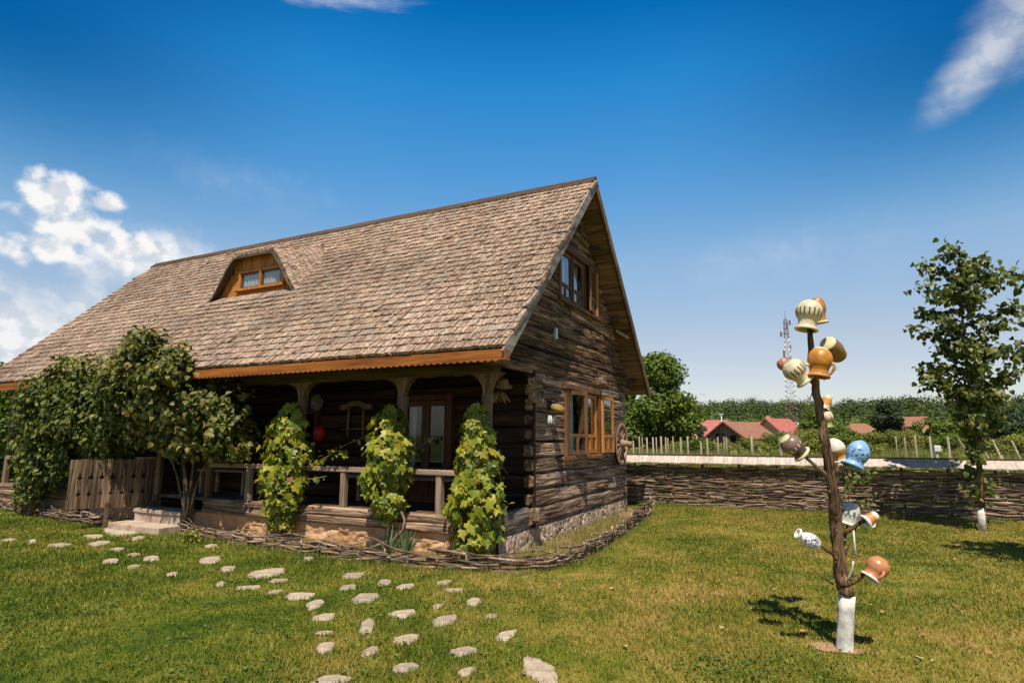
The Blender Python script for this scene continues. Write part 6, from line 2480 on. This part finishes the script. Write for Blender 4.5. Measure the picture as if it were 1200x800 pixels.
mb.build('antenna', MAT['mast_r'], mt)
# street lamp pole by the red roof
p_ = Vector(hp(846, 78))
mb = MB()
mb.tube([p_, p_ + Vector((0, 0, 4.9))], [.09, .06], 7)
mb.beam(p_ + Vector((-.3, 0, 4.9)), p_ + Vector((.3, 0, 4.9)), .2, .12, (0, 1, 0))
tag(mb.build('utility_pole', MAT['mast_w'], None, p_), 'thin pale utility pole standing beside the wooden shed', 'pole')

# ---- wooded hill on the horizon
def hill_h(az_deg, d):
    t = max(0.0, min(1.0, (d - 250) / 230.0))
    t = t * t * (3 - 2 * t)
    top = 17 + 4.0 * noise.noise(Vector((az_deg * .12, 0, 2))) + 1.3 * noise.noise(Vector((az_deg * .5, 3, 2)))
    return 1.0 + (top + 1.0) * t


V, loops, starts = [], [], []
azs = list(np.linspace(-110, 60, 171))
ds = list(np.linspace(230, 760, 16))
for d in ds:
    for a in azs:
        x, y = CAM[0] + d * math.sin(R(a)), CAM[1] + d * math.cos(R(a))
        V.append((x, y, hill_h(a, d) - (0 if d < 500 else (d - 500) * .02)))
na = len(azs)
for j in range(len(ds) - 1):
    for i in range(na - 1):
        a = j * na + i
        starts.append(len(loops))
        loops += [a, a + 1, a + na + 1, a + na]
tag(np_mesh('hill', V, loops, starts, MAT['field'], np.full(len(starts), .5), smooth=True), kind='structure')
ells = []
for k in range(1900):
    a = rng.uniform(-16, 26)
    d = rng.uniform(250, 520)
    x, y = CAM[0] + d * math.sin(R(a)), CAM[1] + d * math.cos(R(a))
    s = rng.choice([2.2, 3.2, 4.5, 6.0]) * rng.uniform(.85, 1.15)
    ells.append(((x, y, hill_h(a, d) + s * .6), (s, s, s * 1.15)))
P, Nn = cloud(ells, 190000, .7)
k = len(P)
fo = leaves('forest', P, Nn * 1.3 + rand_dir(k, .35) + np.array([0, 0, .1]), rand_dir(k, .7) + np.array([0, 0, -.3]), rng.uniform(.6, 1.3, k), T_CLUMP, MAT['forest_leaf'], rnd=np.clip(.75 * rng.random(len(ells))[CLUMP[0]] ** 1.3 + .3 * rng.random(k), 0, 1))
tag(fo, 'dark wooded ridge along the horizon', 'forest', kind='stuff')
# belt of lower trees in front of the ridge
ells = []
for k in range(420):
    a = rng.uniform(-16, 26)
    d = rng.uniform(160, 245)
    x, y = CAM[0] + d * math.sin(R(a)), CAM[1] + d * math.cos(R(a))
    s = rng.uniform(2.0, 3.9)
    ells.append(((x, y, s * .8 + .3), (s * 1.1, s * 1.1, s)))
P, Nn = cloud(ells, 60000, .6)
k = len(P)
fo = leaves('woods', P, Nn + rand_dir(k, .4) + np.array([0, 0, .25]), rand_dir(k, .7), rng.uniform(.35, .8, k), T_CLUMP, MAT['tree_leaf'], rnd=np.clip(.7 * rng.random(len(ells))[CLUMP[0]] + .3 * rng.random(k), 0, 1))
tag(fo, 'belt of lighter green woods below the ridge', 'forest', kind='stuff')
